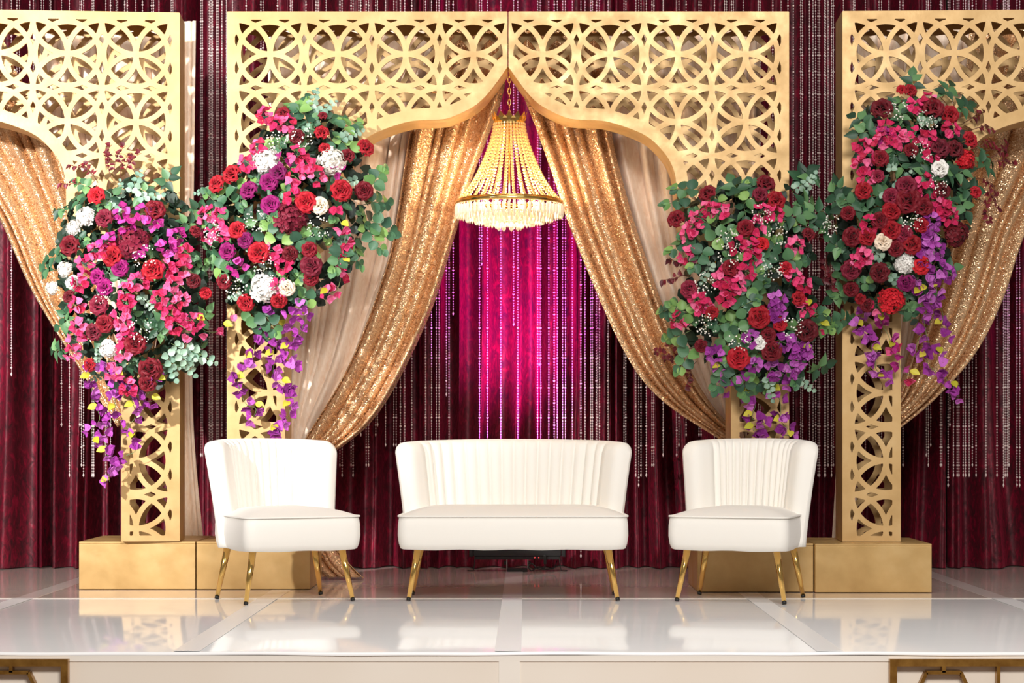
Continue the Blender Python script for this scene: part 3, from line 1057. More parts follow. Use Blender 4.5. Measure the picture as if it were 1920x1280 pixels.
for ti, (r, z, L, n) in enumerate(tiers):
    pm = prism_mesh(L, 0.0085)
    if ti:
        mb = MB(); ring_band(mb, r, z - 0.003, z + 0.004, 0.005, 48); mb.build('tier_ring', GOLD_METAL, t, True)
    for k in range(n):
        a = 2*PI*(k + 0.5*(ti % 2))/n
        o = link('prism', pm, t, (r*math.cos(a), r*math.sin(a), z)); o.rotation_euler = (0, 0, a)
pm = prism_mesh(0.05, 0.011)
mb = MB(); ring_band(mb, 0.062, -0.096, -0.088, 0.005, 32); mb.build('tier_ring', GOLD_METAL, t, True)
for k in range(9):
    a = 2*PI*k/9
    link('pendant', pm, t, (0.06*math.cos(a), 0.06*math.sin(a), -0.096))
mb = MB()
for k in range(6):
    a = 2*PI*k/6
    mb.tube([(0, 0, -0.05), (Rr*math.cos(a), Rr*math.sin(a), -0.002)], 0.003, 5)
    mb.tube([(0, 0, -0.06), (0.062*math.cos(a), 0.062*math.sin(a), -0.09)], 0.0025, 5)
mb.build('basket_spokes', GOLD_METAL, t)
for k in range(8):
    a = 2*PI*(k + 0.5)/8
    mb = MB(); mb.ico((0, 0, 0), 0.016, (1, 1, 1.4)); mb.build('bulb', BULB, t, True, (0.155*math.cos(a), 0.155*math.sin(a), -0.018))
    lo = light('chandelier_bulb_light', 'POINT', (ch.x + 0.155*math.cos(a), ch.y + 0.155*math.sin(a), ch.z + 0.014), None, 3.0, (1.0, 0.82, 0.56), shadow_soft_size=0.02)

# ------------------------------------------------------------------ flower meshes
def petal_grid(wd, ln, cup, curl, n=4, m=4):
    """Petal rising along +Z from the origin, cupping towards +X; returns rows of points."""
    rows = []
    for i in range(n + 1):
        v = i / n
        hw_ = wd * (math.sin(PI*(0.12 + 0.80*v)) ** 0.7)
        col = []
        for j in range(m + 1):
            u = j / m * 2 - 1
            y = hw_ * u
            x = -cup * (1 - u*u) * math.sin(PI*v*0.8) - curl * v**3
            col.append((x, y, ln*v - 0.12*ln*u*u*v))
        rows.append(col)
    return rows
def rose_mb(seed, layers=((3, 0.10, 0.9, 6), (4, 0.24, 0.85, 18), (5, 0.42, 0.80, 36), (6, 0.60, 0.72, 58), (6, 0.70, 0.66, 80))):
    rr = random.Random(seed)
    mb = MB()
    # spiral heart
    rows = []
    for k in range(22):
        a = k / 21 * 4.2*PI
        r = 0.03 + 0.17 * k / 21
        rows.append([(r*0.8*math.cos(a), r*0.8*math.sin(a), 0.15), (r*math.cos(a), r*math.sin(a), 0.60 - 0.05*math.sin(a*1.3)), (r*1.08*math.cos(a), r*1.08*math.sin(a), 0.66 - 0.06*k/21)])
    mb.grid(rows)
    for li, (n, r, ln, tilt) in enumerate(layers):
        for k in range(n):
            a = 2*PI*(k + 0.5*(li % 2))/n + rr.uniform(-0.2, 0.2)
            tl = math.radians(tilt + rr.uniform(-6, 6))
            pg = petal_grid(0.40 + 0.36*r, ln*0.72, 0.12 + 0.06*li, 0.02 + 0.14*r, 5, 6)
            ca, sa, ct, st = math.cos(a), math.sin(a), math.cos(tl), math.sin(tl)
            out = []
            for row in pg:
                o_ = []
                for x, y, z in row:
                    # petal leans outward by tilt; x is the outward axis (cup is negative = inward hollow reversed)
                    X = (r*0.55) + (-x*0.0 + x)*ct*(-1)*-1 + z*st
                    Z = z*ct - x*st + 0.05*(4 - li)*0.3
                    o_.append((X*ca - y*sa, X*sa + y*ca, Z))
                out.append(o_)
            mb.grid(out)
    return mb
def hydrangea_mb(seed, n=42):
    rr = random.Random(seed)
    mb = MB()
    for k in range(n):
        z = 1 - 1.2*(k + 0.5)/n
        a = k*2.39996 + rr.uniform(-0.15, 0.15)
        r = math.sqrt(max(0, 1 - z*z))
        nrm = (Vector((r*math.cos(a), r*math.sin(a), z*0.9 + 0.15)) + Vector([rr.uniform(-0.35, 0.35) for _ in range(3)])).normalized()
        c = Vector((r*math.cos(a), r*math.sin(a), z*0.72)) * rr.uniform(0.74, 1.02)
        q = nrm.to_track_quat('Z', 'Y') @ Quaternion((0, 0, 1), rr.uniform(0, 3))
        s = rr.uniform(0.25, 0.33)
        for p in range(4):
            b = p*PI/2 + rr.uniform(-0.12, 0.12)
            lift = rr.uniform(0.0, 0.10)
            pts = [(0.02, 0, 0), (s*0.40, -s*0.36, 0.05), (s*0.85, -s*0.48, 0.04 + lift*0.6), (s*1.18, -s*0.16, lift), (s*1.18, s*0.16, lift), (s*0.85, s*0.48, 0.04 + lift*0.6), (s*0.40, s*0.36, 0.05), (s*0.66, 0, 0.0)]
            vs = [c + q @ Vector((x*math.cos(b) - y*math.sin(b), x*math.sin(b) + y*math.cos(b), zz)) for x, y, zz in pts]
            mb.add(vs, [(0, 1, 7), (1, 2, 7), (2, 3, 7), (3, 4, 7), (4, 5, 7), (5, 6, 7), (6, 0, 7)])
    mb.ico((0, 0, -0.05), 0.68)
    return mb
def floret_mb(seed):
    """Papery bougainvillea floret: three pointed, wavy bracts around +Z with a pale heart."""
    rr = random.Random(seed)
    mb = MB()
    for p in range(3):
        b = 2*PI*p/3 + rr.uniform(-0.3, 0.3)
        op = rr.uniform(0.5, 1.0)
        tw = rr.uniform(-0.25, 0.25)
        rows = []
        for i in range(5):
            v = i / 4
            wd = [0.10, 0.44, 0.56, 0.40, 0.03][i]
            row = []
            for j in range(5):
                u = (j - 2) / 2
                x = 0.05 + v*op*1.0 - 0.25*abs(u)**1.5*wd
                z = v*(1.2 - op*0.7) - 0.18*v*v*op + 0.07*math.sin(5*u + 4*v + seed) * v
                y = wd*u + tw*v*v
                row.append((x*math.cos(b) - y*math.sin(b), x*math.sin(b) + y*math.cos(b), z))
            rows.append(row)
        mb.grid(rows)
    return mb
def leaf_mb(kind):
    mb = MB()
    if kind == 'round':
        prof = [(0, 0.03), (0.12, 0.34), (0.35, 0.50), (0.65, 0.46), (0.88, 0.24), (1.0, 0.02)]
    elif kind == 'ivy':
        prof = [(0, 0.02), (0.15, 0.26), (0.35, 0.33), (0.6, 0.25), (0.82, 0.11), (1.0, 0.005)]
    else:
        prof = [(0, 0.02), (0.2, 0.24), (0.45, 0.34), (0.7, 0.28), (0.9, 0.12), (1.0, 0.01)]
    rows = []
    for x, wd in prof:
        bend = -0.22*x*x
        rows.append([(x, -wd, bend + wd*0.28), (x, -wd*0.5, bend + wd*0.06), (x, 0, bend), (x, wd*0.5, bend + wd*0.06), (x, wd, bend + wd*0.28)])
    mb.grid(rows)
    return mb

rose_m = {}
for c in ('red', 'dark', 'burg', 'bright', 'mag', 'white', 'cream'):
    rose_m[c] = [rose_mb(11 + 7*k).mesh('rose', PET[c], True) for k in range(2)]
hyd_m = {c: hydrangea_mb(5).mesh('hydrangea', PET[c], True) for c in ('white', 'burg', 'bright', 'pink', 'dark')}
flo_m = {c: [floret_mb(k).mesh('floret', PET[c], False) for k in range(4)] for c in ('pink', 'fuch', 'purple', 'white', 'bright')}
leaf_m = {'euc': leaf_mb('round').mesh('leaf', LEAF_E, True), 'ivy': leaf_mb('ivy').mesh('leaf', LEAF_I, True),
          'sage': leaf_mb('round').mesh('leaf', LEAF_S, True), 'bract': leaf_mb('oval').mesh('leaf', LEAF_Y, True), 'maroon': leaf_mb('ivy').mesh('leaf', LEAF_M, True)}
def breath_mesh(seed):
    rr = random.Random(seed)
    mb = MB()
    for k in range(34):
        a = rr.uniform(0, 2*PI); r = math.sqrt(rr.random())
        p = Vector((r*math.cos(a), r*math.sin(a), rr.uniform(0.25, 0.75)))
        mb.ico(p, rr.uniform(0.055, 0.085))
    n0 = len(mb.f)
    for k in range(9):
        a = rr.uniform(0, 2*PI); r = rr.uniform(0.3, 0.9)
        mb.tube([(0, 0, -0.6), (r*0.4*math.cos(a), r*0.4*math.sin(a), 0.0), (r*math.cos(a), r*math.sin(a), 0.45)], 0.012, 3, False)
    me = mb.mesh('baby_breath', [BREATH, STEM], False)
    for p in me.polygons:
        if p.index >= n0: p.material_index = 1
    return me
breath_m = [breath_mesh(k) for k in range(3)]

def sprig_template(kind, seed):
    """Stem mesh in a unit frame along +X (facing +Z) and local leaf matrices."""
    rr = random.Random(seed)
    mb = MB()
    lv = []
    if kind == 'euc':
        path = [(0, 0, -0.5), (0.1, 0, 0), (0.6, 0.03, 0.12), (1.2, 0.0, 0.1)]
        spots = [(0.15, 95, .62), (0.2, -90, .66), (0.55, 70, .6), (0.62, -75, .6), (1.0, 55, .5), (1.05, -50, .48), (1.2, 0, .45)]
    elif kind == 'ivy':
        path = [(0, 0, -0.5), (0.05, 0, 0), (0.4, 0.02, 0.1), (0.75, 0.0, 0.1)]
        spots = [(0.05, 110, .8), (0.1, -120, .8), (0.35, 60, .85), (0.4, -65, .85), (0.75, 5, .9), (0.1, 170, .7)]
    elif kind == 'sage':
        path = [(0, 0, -0.4), (0.1, 0, 0), (0.7, 0.05, 0.1), (1.5, -0.03, 0.05)]
        spots = [(0.1, 90, .4), (0.15, -95, .42), (0.4, 80, .42), (0.5, -80, .42), (0.8, 70, .38), (0.9, -70, .36), (1.2, 60, .32), (1.25, -60, .3), (1.5, 0, .28)]
    else:
        path = [(0, 0, -0.4), (0.3, 0, 0.1), (0.9, 0.1, 0.2), (1.6, -0.05, 0.1)]
        spots = []
        for k in range(9):
            spots.append((0.3 + 0.15*k, rr.choice((-1, 1))*rr.uniform(30, 120), rr.uniform(0.3, 0.42)))
    mb.tube([tuple(p) for p in crom(path, 8)], 0.022, 4, False)
    for x, ang, s in spots:
        a = math.radians(ang + rr.uniform(-14, 14))
        m_ = Matrix.Translation((x, 0, 0.1 + rr.uniform(-0.03, 0.1))) @ Matrix.Rotation(a, 4, 'Z') @ Matrix.Rotation(rr.uniform(-0.5, 0.25), 4, 'Y') @ Matrix.Rotation(rr.uniform(-0.4, 0.4), 4, 'X') @ Matrix.Scale(s*rr.uniform(0.9, 1.1), 4)
        lv.append(m_)
    return mb.mesh('stem', STEM_M if kind == 'maroon' else STEM, True), lv
SPR = {k: [sprig_template(k, s) for s in range(3)] for k in ('euc', 'ivy', 'sage', 'maroon')}

def orient(nrm, spin):
    return nrm.to_track_quat('Z', 'Y') @ Quaternion((0, 0, 1), spin)

class Arrangement:
    def __init__(self, label, ell, bulge, outline, seed):
        self.cx, self.cy, self.rx, self.ry = ell
        self.bulge = bulge
        self.out = outline
        self.r = random.Random(seed)
        self.Y0 = 10.60
        c = P(self.cx, self.cy, self.Y0)
        self.root = thing('flower_arrangement', label, 'flowers', tuple(c), 0, 'flower arrangements on the gold panels')
        self.c = c
    def surf(self, px, py, extra=0.0):
        dx, dy = (px - self.cx)/self.rx, (py - self.cy)/self.ry
        t2 = dx*dx + dy*dy
        h_ = self.bulge * math.sqrt(max(0.0, 1 - min(t2, 1))) ** 1.0
        Y = self.Y0 - 0.03 - h_ - extra
        nrm = Vector((dx*0.75, -1.0, -dy*0.6 + 0.12)).normalized()
        return P(px, py, Y), nrm
    def put(self, name, me, px, py, size, extra=0.0, tilt=0.25, spin=None, parent=None, label=None, flat=1.0):
        p, n = self.surf(px, py, extra)
        n = (n + Vector([self.r.uniform(-tilt, tilt) for _ in range(3)])).normalized()
        o = link(name, me, self.root, p - self.c)
        o.rotation_mode = 'QUATERNION'
        o.rotation_quaternion = orient(n, self.r.uniform(0, 2*PI) if spin is None else spin)
        o.scale = (size, size, size*flat)
        if label: o['label'] = label
        return o
    def inside(self, x, y):
        c = False
        n = len(self.out)
        for i in range(n):
            x0, y0 = self.out[i-1]; x1, y1 = self.out[i]
            if (y0 > y) != (y1 > y) and x < (x1-x0)*(y-y0)/(y1-y0) + x0:
                c = not c
        return c
    def rose(self, px, py, c, d=36):
        nm = {'red': 'red', 'dark': 'dark red', 'burg': 'burgundy', 'bright': 'scarlet', 'mag': 'magenta', 'white': 'white', 'cream': 'cream'}[c]
        k = d / 359.0 / 2 * 1.17
        self.put('rose', self.r.choice(rose_m[c]), px, py, k, 0.045, 0.22, label=nm + ' rose')
    def hyd(self, px, py, c, d=50):
        self.put('hydrangea', hyd_m[c], px, py, d/359.0/2*1.0, 0.03, 0.2, label={'burg': 'burgundy', 'bright': 'scarlet', 'dark': 'dark red'}.get(c, c) + ' hydrangea')
    def breath(self, px, py, d=46):
        self.put('baby_breath', self.r.choice(breath_m), px, py, d/359.0/2, 0.05, 0.2)
    def cluster(self, px, py, c, n=7, spread=13.5, size=10.2):
        """A short bougainvillea stem with its florets as sub-parts."""
        p, nm = self.surf(px, py, 0.045)
        mb = self.stem_mesh()
        st = link('bougainvillea_sprig', mb, self.root, p - self.c)
        st.rotation_euler = (0, 0, self.r.uniform(0, 6))
        inv = Matrix.Rotation(-st.rotation_euler.z, 4, 'Z')
        for k in range(n):
            a = 2*PI*k/n + self.r.uniform(-0.5, 0.5)
            rr = spread/359.0 * (0.75 if n > 1 else 0) * self.r.uniform(0.7, 1.25)
            off = Vector((rr*math.cos(a), self.r.uniform(-0.03, 0.01), rr*math.sin(a)))
            nn = (nm + Vector((math.cos(a)*0.6, 0, math.sin(a)*0.6)) + Vector([self.r.uniform(-0.3, 0.3) for _ in range(3)])).normalized()
            self.floret(st, inv @ off, (inv.to_3x3() @ nn), c, size)
    def floret(self, parent, loc, nn, c, size):
        f = link('floret', self.r.choice(flo_m[c]), parent, loc)
        f.rotation_mode = 'QUATERNION'
        f.rotation_quaternion = orient(nn, self.r.uniform(0, 6))
        s = size/359.0*self.r.uniform(0.85, 1.15)
        f.scale = (s, s, s)
    _sm = None
    def stem_mesh(self):
        if Arrangement._sm is None:
            mb = MB()
            mb.tube([(0, 0.06, -0.02), (0.005, 0.03, 0.0), (0.0, 0.0, 0.004)], 0.0016, 4, False)
            mb.tube([(0.003, 0.03, 0), (0.02, 0.01, 0.015)], 0.0012, 4, False)
            mb.tube([(0.003, 0.03, 0), (-0.018, 0.005, -0.012)], 0.0012, 4, False)
            Arrangement._sm = mb.mesh('stem', STEM, True)
        return Arrangement._sm
    def trail(self, pts, c, per=2, size=11, c2=None):
        """A hanging strand: one curved stem, its florets and yellow-green bracts are sub-parts."""
        W = []
        for (x, y) in pts:
            p, n = self.surf(x, y, 0.035)
            W.append(p - self.c)
        base = W[0].copy()
        path = crom([tuple(p - base) for p in W], max(8, 5*len(W)))
        mb = MB(); mb.tube([tuple(p) for p in path], 0.0017, 4, False)
        st = mb.build('trailing_stem', STEM, self.root, True)
        st.location = base
        for i, p in enumerate(W):
            cc = c2 if (c2 and self.r.random() < 0.35) else c
            for k in range(per):
                a = self.r.uniform(0, 2*PI)
                off = Vector((math.cos(a)*0.020, -0.012 + self.r.uniform(-0.015, 0.015), math.sin(a)*0.020))
                nn = Vector((math.cos(a)*0.8, -0.7, -0.35 + 0.6*math.sin(a))).normalized()
                self.floret(st, p - base + off, nn, cc, size)
            if i % 3 == 1:
                self.leaf(st, p - base + Vector((0, -0.01, 0.03)), Vector((self.r.uniform(-1, 1), -0.6, -0.3)), 'bract', 20)
    def leaf(self, parent, loc, d, kind, size):
        o = link('leaf', leaf_m[kind], parent, loc)
        o.rotation_mode = 'QUATERNION'
        d = d.normalized()
        z = Vector((0, -1, 0.3)); z = (z - d*z.dot(d)).normalized()
        y = z.cross(d)
        o.rotation_quaternion = Matrix((d, y, z)).transposed().to_quaternion()
        s = size/359.0
        o.scale = (s, s, s)
    def sprig(self, px, py, kind, size=34, ang=None, extra=None, tilt=0.3):
        me, lv = self.r.choice(SPR[kind])
        nm = {'euc': 'eucalyptus_sprig', 'ivy': 'ivy_sprig', 'sage': 'sage_sprig', 'maroon': 'maroon_spray'}[kind]
        if ang is None: ang = self.r.uniform(0, 2*PI)
        ex = self.r.uniform(-0.06, 0.0) if extra is None else extra - 0.02
        p, n = self.surf(px, py, ex)
        n = (n + Vector([self.r.uniform(-tilt, tilt) for _ in range(3)])).normalized()
        d = Vector((math.cos(ang), 0, math.sin(ang)))
        d = (d - n*d.dot(n)).normalized()
        y = n.cross(d)
        o = link(nm, me, self.root, p - self.c)
        o.rotation_mode = 'QUATERNION'
        o.rotation_quaternion = Matrix((d, y, n)).transposed().to_quaternion()
        s = size*0.84/359.0
        o.scale = (s, s, s)
        lm = leaf_m[kind]
        for m_ in lv:
            l = link('leaf', lm, o)
            l.matrix_local = m_
        return o
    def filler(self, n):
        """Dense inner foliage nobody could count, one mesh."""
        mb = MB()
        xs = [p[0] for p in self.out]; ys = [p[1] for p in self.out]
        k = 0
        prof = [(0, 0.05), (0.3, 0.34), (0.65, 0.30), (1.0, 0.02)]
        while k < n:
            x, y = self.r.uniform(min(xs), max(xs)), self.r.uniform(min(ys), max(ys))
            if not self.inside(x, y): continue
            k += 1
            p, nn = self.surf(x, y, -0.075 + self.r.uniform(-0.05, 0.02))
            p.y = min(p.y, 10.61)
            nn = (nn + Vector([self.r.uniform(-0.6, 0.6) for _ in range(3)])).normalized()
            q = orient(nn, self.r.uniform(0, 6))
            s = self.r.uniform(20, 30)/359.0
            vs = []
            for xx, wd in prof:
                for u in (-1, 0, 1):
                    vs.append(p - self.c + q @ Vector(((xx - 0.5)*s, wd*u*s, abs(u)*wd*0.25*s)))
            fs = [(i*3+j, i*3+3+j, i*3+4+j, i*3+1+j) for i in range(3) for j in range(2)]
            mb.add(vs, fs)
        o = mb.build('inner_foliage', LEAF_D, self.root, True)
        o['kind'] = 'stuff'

def fill_greens(A, mix, n, mind=16, size=(30, 40)):
    xs = [p[0] for p in A.out]; ys = [p[1] for p in A.out]
    got = []
    tries = 0
    while len(got) < n and tries < 4000:
        tries += 1
        x, y = A.r.uniform(min(xs), max(xs)), A.r.uniform(min(ys), max(ys))
        if not A.inside(x, y) or any((x-a)**2 + (y-b)**2 < mind*mind for a, b in got): continue
        got.append((x, y))
        kind = A.r.choices([m[0] for m in mix], [m[1] for m in mix])[0]
        A.sprig(x, y, kind, A.r.uniform(*size) * (0.8 if kind == 'sage' else 1))

# ---- A: left outer panel
A = Arrangement('pink, red and purple flower arrangement on the left outer panel, far left', (245, 515, 160, 260), 0.27,
    [(175, 345), (240, 330), (300, 350), (350, 385), (368, 450), (385, 520), (390, 600), (375, 680), (330, 705), (300, 725), (215, 735), (165, 690), (135, 640), (118, 560), (105, 500), (112, 430), (140, 375)], 21)
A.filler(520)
fill_greens(A, [('euc', 1), ('ivy', 5), ('sage', 1.4)], 44, 24, (26, 36))
for x, y, c, d in [(181,368,'bright',34),(197,410,'burg',36),(133,461,'dark',40),(290,395,'dark',40),(212,481,'red',40),(287,507,'red',42),(188,572,'burg',40),(198,606,'dark',36),
                   (226,502,'mag',34),(185,519,'mag',32),(198,538,'mag',32),(363,527,'dark',28),(131,557,'dark',26),(385,550,'red',24),(254,644,'dark',42),(282,690,'dark',46),(277,717,'dark',34),
                   (170,684,'red',26),(178,622,'burg',34),(365,435,'dark',24)]:
    A.rose(x, y, c, d)
A.hyd(249, 454, 'burg', 60)
for x, y, d in [(160,406,36),(138,427,28),(122,505,28),(138,530,28),(98,540,24),(204,653,34)]:
    A.hyd(x, y, 'white', d)
for x, y in [(229,400),(271,402),(290,415),(204,454),(330,443),(313,468),(238,425),(262,470)]:
    A.cluster(x, y, 'fuch', 7)
for x, y in [(313,502),(344,474),(344,505),(325,533),(237,544),(237,566),(226,589),(260,527),(181,471),(162,496),(150,530),(341,564),(327,609),(367,603),(147,572),(147,612),(350,622),
             (237,633),(233,605),(322,590),(136,661),(145,636),(215,698),(243,726),(232,660),(205,470),(300,560)]:
    A.cluster(x, y, 'pink', 7)
A.breath(273, 484); A.breath(266, 616); A.breath(196, 560, 30)
A.sprig(246, 361, 'sage', 34, 1.2, 0.04); A.sprig(258, 372, 'sage', 34, 0.2, 0.04); A.sprig(325, 645, 'sage', 36, -0.6, 0.05); A.sprig(335, 660, 'sage', 40, -0.9, 0.05); A.sprig(350, 655, 'sage', 44, -0.4, 0.04); A.sprig(312, 660, 'sage', 40, -1.2, 0.04)
for x, y, a in [(205,330,1.7),(222,325,1.3),(180,335,2.2),(165,318,2.6),(232,322,1.0),(196,310,1.5),(212,312,1.2),(150,345,2.9)]:
    A.sprig(x, y, 'maroon', 36, a, 0.03, 0.15)
for x, y, a in [(365,395,0.3),(310,345,1.0),(122,395,2.8),(112,480,3.2),(116,655,3.4),(130,600,3.6),(95,505,3.0),(300,600,0.2),(345,420,0.2)]:
    A.sprig(x, y, 'ivy', 34, a, 0.02)
A.trail([(173,690),(170,712),(172,729),(176,750),(184,770),(186,788),(172,808),(178,830)], 'purple', 2, 11)
A.trail([(204,687),(218,705),(221,722),(216,745),(215,768),(209,788),(196,812),(201,850),(212,872),(204,885),(206,904)], 'purple', 3, 12)
A.trail([(290,705),(294,715),(278,738),(268,751),(285,752)], 'purple', 2, 12)
A.trail([(240,735),(252,765),(252,785),(240,799),(249,819),(254,844),(236,854)], 'purple', 2, 11)
A.trail([(345,600),(370,603),(384,620),(406,622),(420,615),(436,605)], 'pink', 1, 11)

# ---- B: left arch half
B = Arrangement('flower arrangement with white hydrangeas on the left arch half column', (545, 395, 175, 215), 0.27,
    [(505, 225), (600, 205), (670, 265), (695, 345), (690, 430), (650, 520), (600, 570), (520, 590), (440, 580), (400, 510), (385, 430), (398, 350), (465, 285)], 22)
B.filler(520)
fill_greens(B, [('euc', 6), ('ivy', 1), ('sage', 1.2)], 38, 26, (32, 42))
for x, y, c, d in [(409,346,'red',36),(437,328,'red',38),(468,358,'mag',36),(505,342,'mag',36),(522,325,'mag',34),(574,380,'red',42),(639,358,'red',42),(684,279,'red',36),(682,358,'dark',36),
                   (486,474,'red',42),(584,498,'burg',42),(544,475,'dark',30),(580,468,'dark',30),(603,250,'red',28),(557,257,'dark',30),(531,214,'dark',28),(609,280,'red',24),(651,293,'dark',28),
                   (446,432,'red',34),(422,527,'dark',32),(583,521,'dark',30),(508,385,'mag',38),(599,386,'cream',34),(461,450,'mag',32),(428,471,'mag',34),(538,539,'cream',32),
                   (462,567,'red',34),(523,562,'red',32),(605,218,'dark',18)]:
    B.rose(x, y, c, d)
for x, y, d in [(498,302,48),(624,302,50),(495,539,52)]:
    B.hyd(x, y, 'white', d)
B.hyd(544, 409, 'burg', 62)
for x, y in [(497,219),(540,232),(485,278),(464,308),(556,293),(574,308),(553,334),(595,331),(399,400),(413,406),(386,406),(390,441),(416,438),(550,370),(532,498),(511,471),(525,536),(520,232)]:
    B.cluster(x, y, 'pink', 7)
for x, y in [(449,501),(440,490),(530,300),(630,318)]:
    B.cluster(x, y, 'fuch', 3)
for x, y in [(522,272),(568,262),(482,417),(597,429),(500,500),(446,536),(408,438)]:
    B.breath(x, y, 44)
for x, y, a in [(430,375,2.2),(424,395,3.6),(538,358,-1.0),(553,452,0.3),(550,448,2.4),(497,447,1.0),(431,512,2.8),(690,380,0.2),(700,415,-0.5),(690,435,-0.9),(660,455,-1.2),(695,350,0.9),(480,590,-1.3),(494,585,-1.0),(640,470,-2),(560,215,1.4),(640,245,0.8)]:
    B.sprig(x, y, 'euc', 42, a, 0.04)
for x, y, a in [(582,205,1.3),(545,265,0.8),(640,260,0.4),(520,388,1.2),(530,375,0.4),(595,215,0.7)]:
    B.sprig(x, y, 'sage', 32, a, 0.04)
B.trail([(632,402),(642,426),(648,453),(649,471),(645,492),(639,521),(632,542),(615,552)], 'pink', 3, 11)
B.trail([(502,590),(494,619),(479,642),(476,666),(461,672),(465,690),(452,698),(444,711),(449,728),(461,757),(480,766),(474,784)], 'purple', 2, 12)
B.trail([(544,590),(530,610),(523,631),(514,650),(514,668),(512,695),(514,712),(530,720),(538,726),(545,745),(544,762),(541,780),(528,800),(520,806)], 'purple', 3, 12)
B.trail([(560,575),(571,592),(565,622),(548,640),(541,655),(541,672),(550,690)], 'purple', 3, 12)

# ---- C: right arch half
Cc = Arrangement('flower arrangement thick with round eucalyptus leaves on the right arch half column', (1412, 525, 165, 215), 0.27,
    [(1290, 375), (1350, 350), (1440, 340), (1510, 350), (1530, 420), (1530, 500), (1535, 600), (1520, 670), (1470, 715), (1400, 718), (1345, 690), (1295, 650), (1280, 560), (1285, 460)], 23)
Cc.filler(540)
fill_greens(Cc, [('euc', 6), ('ivy', 1.6), ('sage', 1)], 38, 26, (32, 42))
for x, y, c, d in [(1435,346,'dark',36),(1328,365,'dark',36),(1453,377,'red',38),(1269,412,'dark',36),(1423,594,'red',44),(1512,619,'dark',44),(1385,671,'red',44),(1294,542,'burg',36),(1398,429,'dark',34),
                   (1371,503,'dark',34),(1428,458,'bright',28),(1446,656,'dark',42),(1315,648,'dark',26),(1472,503,'red',26),(1336,586,'red',26),(1440,628,'dark',30),(1462,607,'red',28),(1496,559,'red',28),(1425,366,'burg',30),(1515,440,'dark',26)]:
    Cc.rose(x, y, c, d)
Cc.rose(1425, 642, 'white', 28)
for x, y in [(1330,393),(1351,396),(1306,411),(1300,425),(1428,399),(1419,426),(1383,461),(1410,464),(1362,515),(1351,524),(1365,544),(1380,536),(1362,562),(1398,512),(1413,482),(1291,440),(1288,482),(1309,565),(1318,575),
             (1492,460),(1506,533),(1487,518),(1508,580),(1275,601),(1450,400)]:
    Cc.cluster(x, y, 'pink', 7)
for x, y in [(1457,562),(1457,589),(1455,575),(1500,655),(1407,634),(1469,640),(1414,684),(1452,690),(1340,665),(1497,672),(1482,690),(1510,660)]:
    Cc.cluster(x, y, 'purple', 7)
for x, y in [(1368,482),(1452,444),(1446,506),(1324,536),(1327,607),(1386,637),(1481,610),(1370,452),(1425,410)]:
    Cc.breath(x, y, 44)
for x, y, a in [(1336,423,2.6),(1336,452,0.4),(1320,470,-2),(1440,488,3.1),(1469,488,0.0),(1398,550,1.0),(1380,582,0.5),(1383,607,-1.2),(1300,589,2.8),(1275,580,3.1),(1285,625,3.5),(1297,657,-2.2),(1355,630,-1.0),(1305,360,2.8),(1290,375,3.3),(1395,380,0.6),(1530,610,0.0),(1395,700,-1.5),(1360,690,-2.0),(1500,600,0.3),(1560,604,0.1)]:
    Cc.sprig(x, y, 'euc', 42, a, 0.04)
for x, y, a in [(1422,515,1.5),(1487,357,0.6),(1505,362,1.0),(1395,500,0.0),(1400,565,-1),(1440,705,-1.4),(1490,705,-0.6)]:
    Cc.sprig(x, y, 'sage', 34, a, 0.04)
for x, y, a in [(1478,408,0.2),(1496,337,0.7),(1515,340,1.1),(1541,429,0.8),(1520,400,0.2),(1385,360,2.0),(1525,690,0.1),(1500,385,0.4)]:
    Cc.sprig(x, y, 'ivy', 40, a, 0.03)
for x, y, a in [(1300,500,2.8),(1290,515,3.3),(1295,655,3.0),(1285,665,3.4),(1270,668,3.1),(1300,680,-2.0)]:
    Cc.sprig(x, y, 'maroon', 38, a, 0.0, 0.15)
Cc.trail([(1345,660),(1349,691),(1363,710),(1354,735)], 'purple', 2, 12)
Cc.trail([(1395,712),(1396,735),(1403,752),(1417,756),(1410,783),(1424,788),(1433,795),(1412,806),(1426,810),(1431,822)], 'purple', 2, 12)
Cc.trail([(1452,700),(1447,733),(1461,747),(1464,773),(1466,792),(1476,803),(1464,814),(1482,817)], 'purple', 2, 12)
Cc.trail([(1495,640),(1501,655),(1497,672),(1482,697),(1480,719)], 'purple', 3, 12)
Cc.trail([(1500,560),(1515,572),(1532,583),(1530,595),(1538,613)], 'pink', 1, 11)

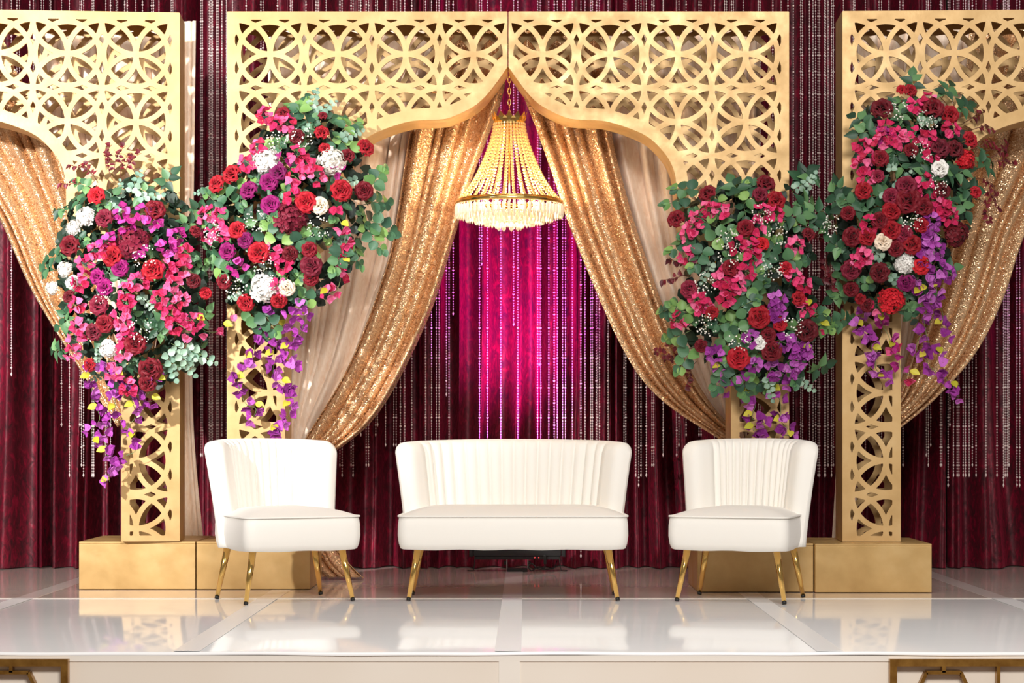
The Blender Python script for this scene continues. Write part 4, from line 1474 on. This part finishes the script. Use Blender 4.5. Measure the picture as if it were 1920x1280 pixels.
# ---- D: right outer panel
D = Arrangement('crimson rose flower arrangement on the right outer panel, far right', (1695, 380, 165, 235), 0.27,
    [(1625, 205), (1690, 178), (1770, 195), (1815, 265), (1820, 350), (1800, 440), (1775, 510), (1725, 570), (1650, 585), (1590, 560), (1555, 500), (1580, 390), (1615, 330), (1612, 240)], 24)
D.filler(540)
fill_greens(D, [('euc', 0.6), ('ivy', 6), ('sage', 1)], 40, 25, (26, 38))
for x, y, c, d in [(1654,206,'dark',42),(1748,205,'dark',44),(1780,216,'red',36),(1706,171,'red',26),(1690,169,'red',20),(1760,279,'burg',40),(1789,281,'dark',36),(1816,263,'red',34),
                   (1702,376,'dark',50),(1699,350,'burg',40),(1671,368,'burg',32),(1671,396,'red',36),(1730,388,'dark',36),(1671,431,'red',38),(1727,423,'red',30),(1709,459,'red',38),(1694,438,'burg',34),(1599,444,'dark',38),
                   (1596,505,'burg',38),(1650,511,'dark',38),(1626,444,'red',34),(1708,282,'dark',28),(1650,298,'dark',34),(1620,358,'red',34),(1727,497,'bright',36),(1828,361,'red',24),(1766,358,'dark',32),
                   (1650,414,'dark',34),(1680,465,'dark',32),(1646,331,'burg',26),(1596,541,'dark',30),(1614,560,'red',22),(1699,529,'mag',34),(1626,572,'dark',28),(1590,400,'dark',28)]:
    D.rose(x, y, c, d)
D.hyd(1810, 300, 'bright', 38); D.hyd(1672, 563, 'bright', 48); D.hyd(1791, 438, 'dark', 48)
D.rose(1761, 316, 'white', 34); D.rose(1656, 453, 'cream', 34); D.hyd(1697, 494, 'white', 38)
for x, y in [(1712,199),(1742,189),(1659,242),(1688,254),(1680,262),(1650,267),(1616,275),(1629,298),(1614,312),(1626,334),(1718,254),(1739,263),(1745,290),(1782,244),(1733,340),(1760,388),(1772,393),(1776,408),(1620,480),(1612,486),(1630,420),(1736,360)]:
    D.cluster(x, y, 'pink', 7)
for x, y in [(1748,414),(1742,435),(1745,462),(1754,471),(1730,488),(1760,503),(1776,514),(1660,255),(1744,450)]:
    D.cluster(x, y, 'purple' if y > 400 else 'fuch', 7)
for x, y in [(1685,215),(1733,233),(1724,290),(1754,346),(1564,423),(1706,414)]:
    D.breath(x, y, 42)
for x, y, a in [(1623,232,2.5),(1632,245,3.4),(1724,313,1.2),(1730,325,-1.4),(1775,331,2.8),(1792,328,0.5),(1807,355,0.0),(1797,379,-1.2),(1585,364,2.4),(1614,390,3.0),(1632,370,0.2),(1653,346,2.9),(1674,295,0.3),(1576,465,2.6),(1588,470,0.2),
                (1840,290,0.2),(1835,305,-0.3),(1800,205,0.5),(1770,177,1.0),(1712,165,1.6),(1600,380,3.6),(1700,580,-1.0),(1580,545,-2.6),(1575,380,2.2)]:
    D.sprig(x, y, 'ivy', 36, a, 0.035)
for x, y, a in [(1721,230,0.2),(1671,322,1.5),(1653,364,-0.5),(1668,480,0.5),(1655,485,2.5),(1672,515,-1)]:
    D.sprig(x, y, 'sage', 30, a, 0.04)
for x, y, a in [(1815,225,0.5),(1825,240,0.2),(1835,275,0.5),(1850,280,0.1),(1860,300,0.0),(1835,330,-0.6),(1845,350,-1.0),(1840,370,-1.3),(1870,290,0.6),(1550,475,-1.7),(1556,490,-1.5),(1548,510,-1.3),(1560,455,2.6),(1570,540,-1.7)]:
    D.sprig(x, y, 'maroon', 40, a, 0.0, 0.15)
D.trail([(1615,590),(1607,611),(1622,625),(1632,640),(1635,658),(1641,676),(1643,692),(1660,708)], 'purple', 3, 12)
D.trail([(1640,575),(1650,600),(1656,612),(1666,630),(1674,650),(1685,660),(1688,688),(1706,705)], 'fuch', 2, 12, 'pink')
D.trail([(1735,530),(1733,545),(1748,569),(1735,584),(1745,600),(1728,625),(1718,652),(1733,670),(1746,690),(1772,708),(1785,725),(1797,741)], 'purple', 3, 12)
D.trail([(1755,520),(1756,540),(1760,565),(1768,590),(1766,610),(1772,632)], 'purple', 2, 12)
D.trail([(1720,520),(1722,551),(1728,570),(1740,640),(1757,661),(1766,687)], 'purple', 2, 12)
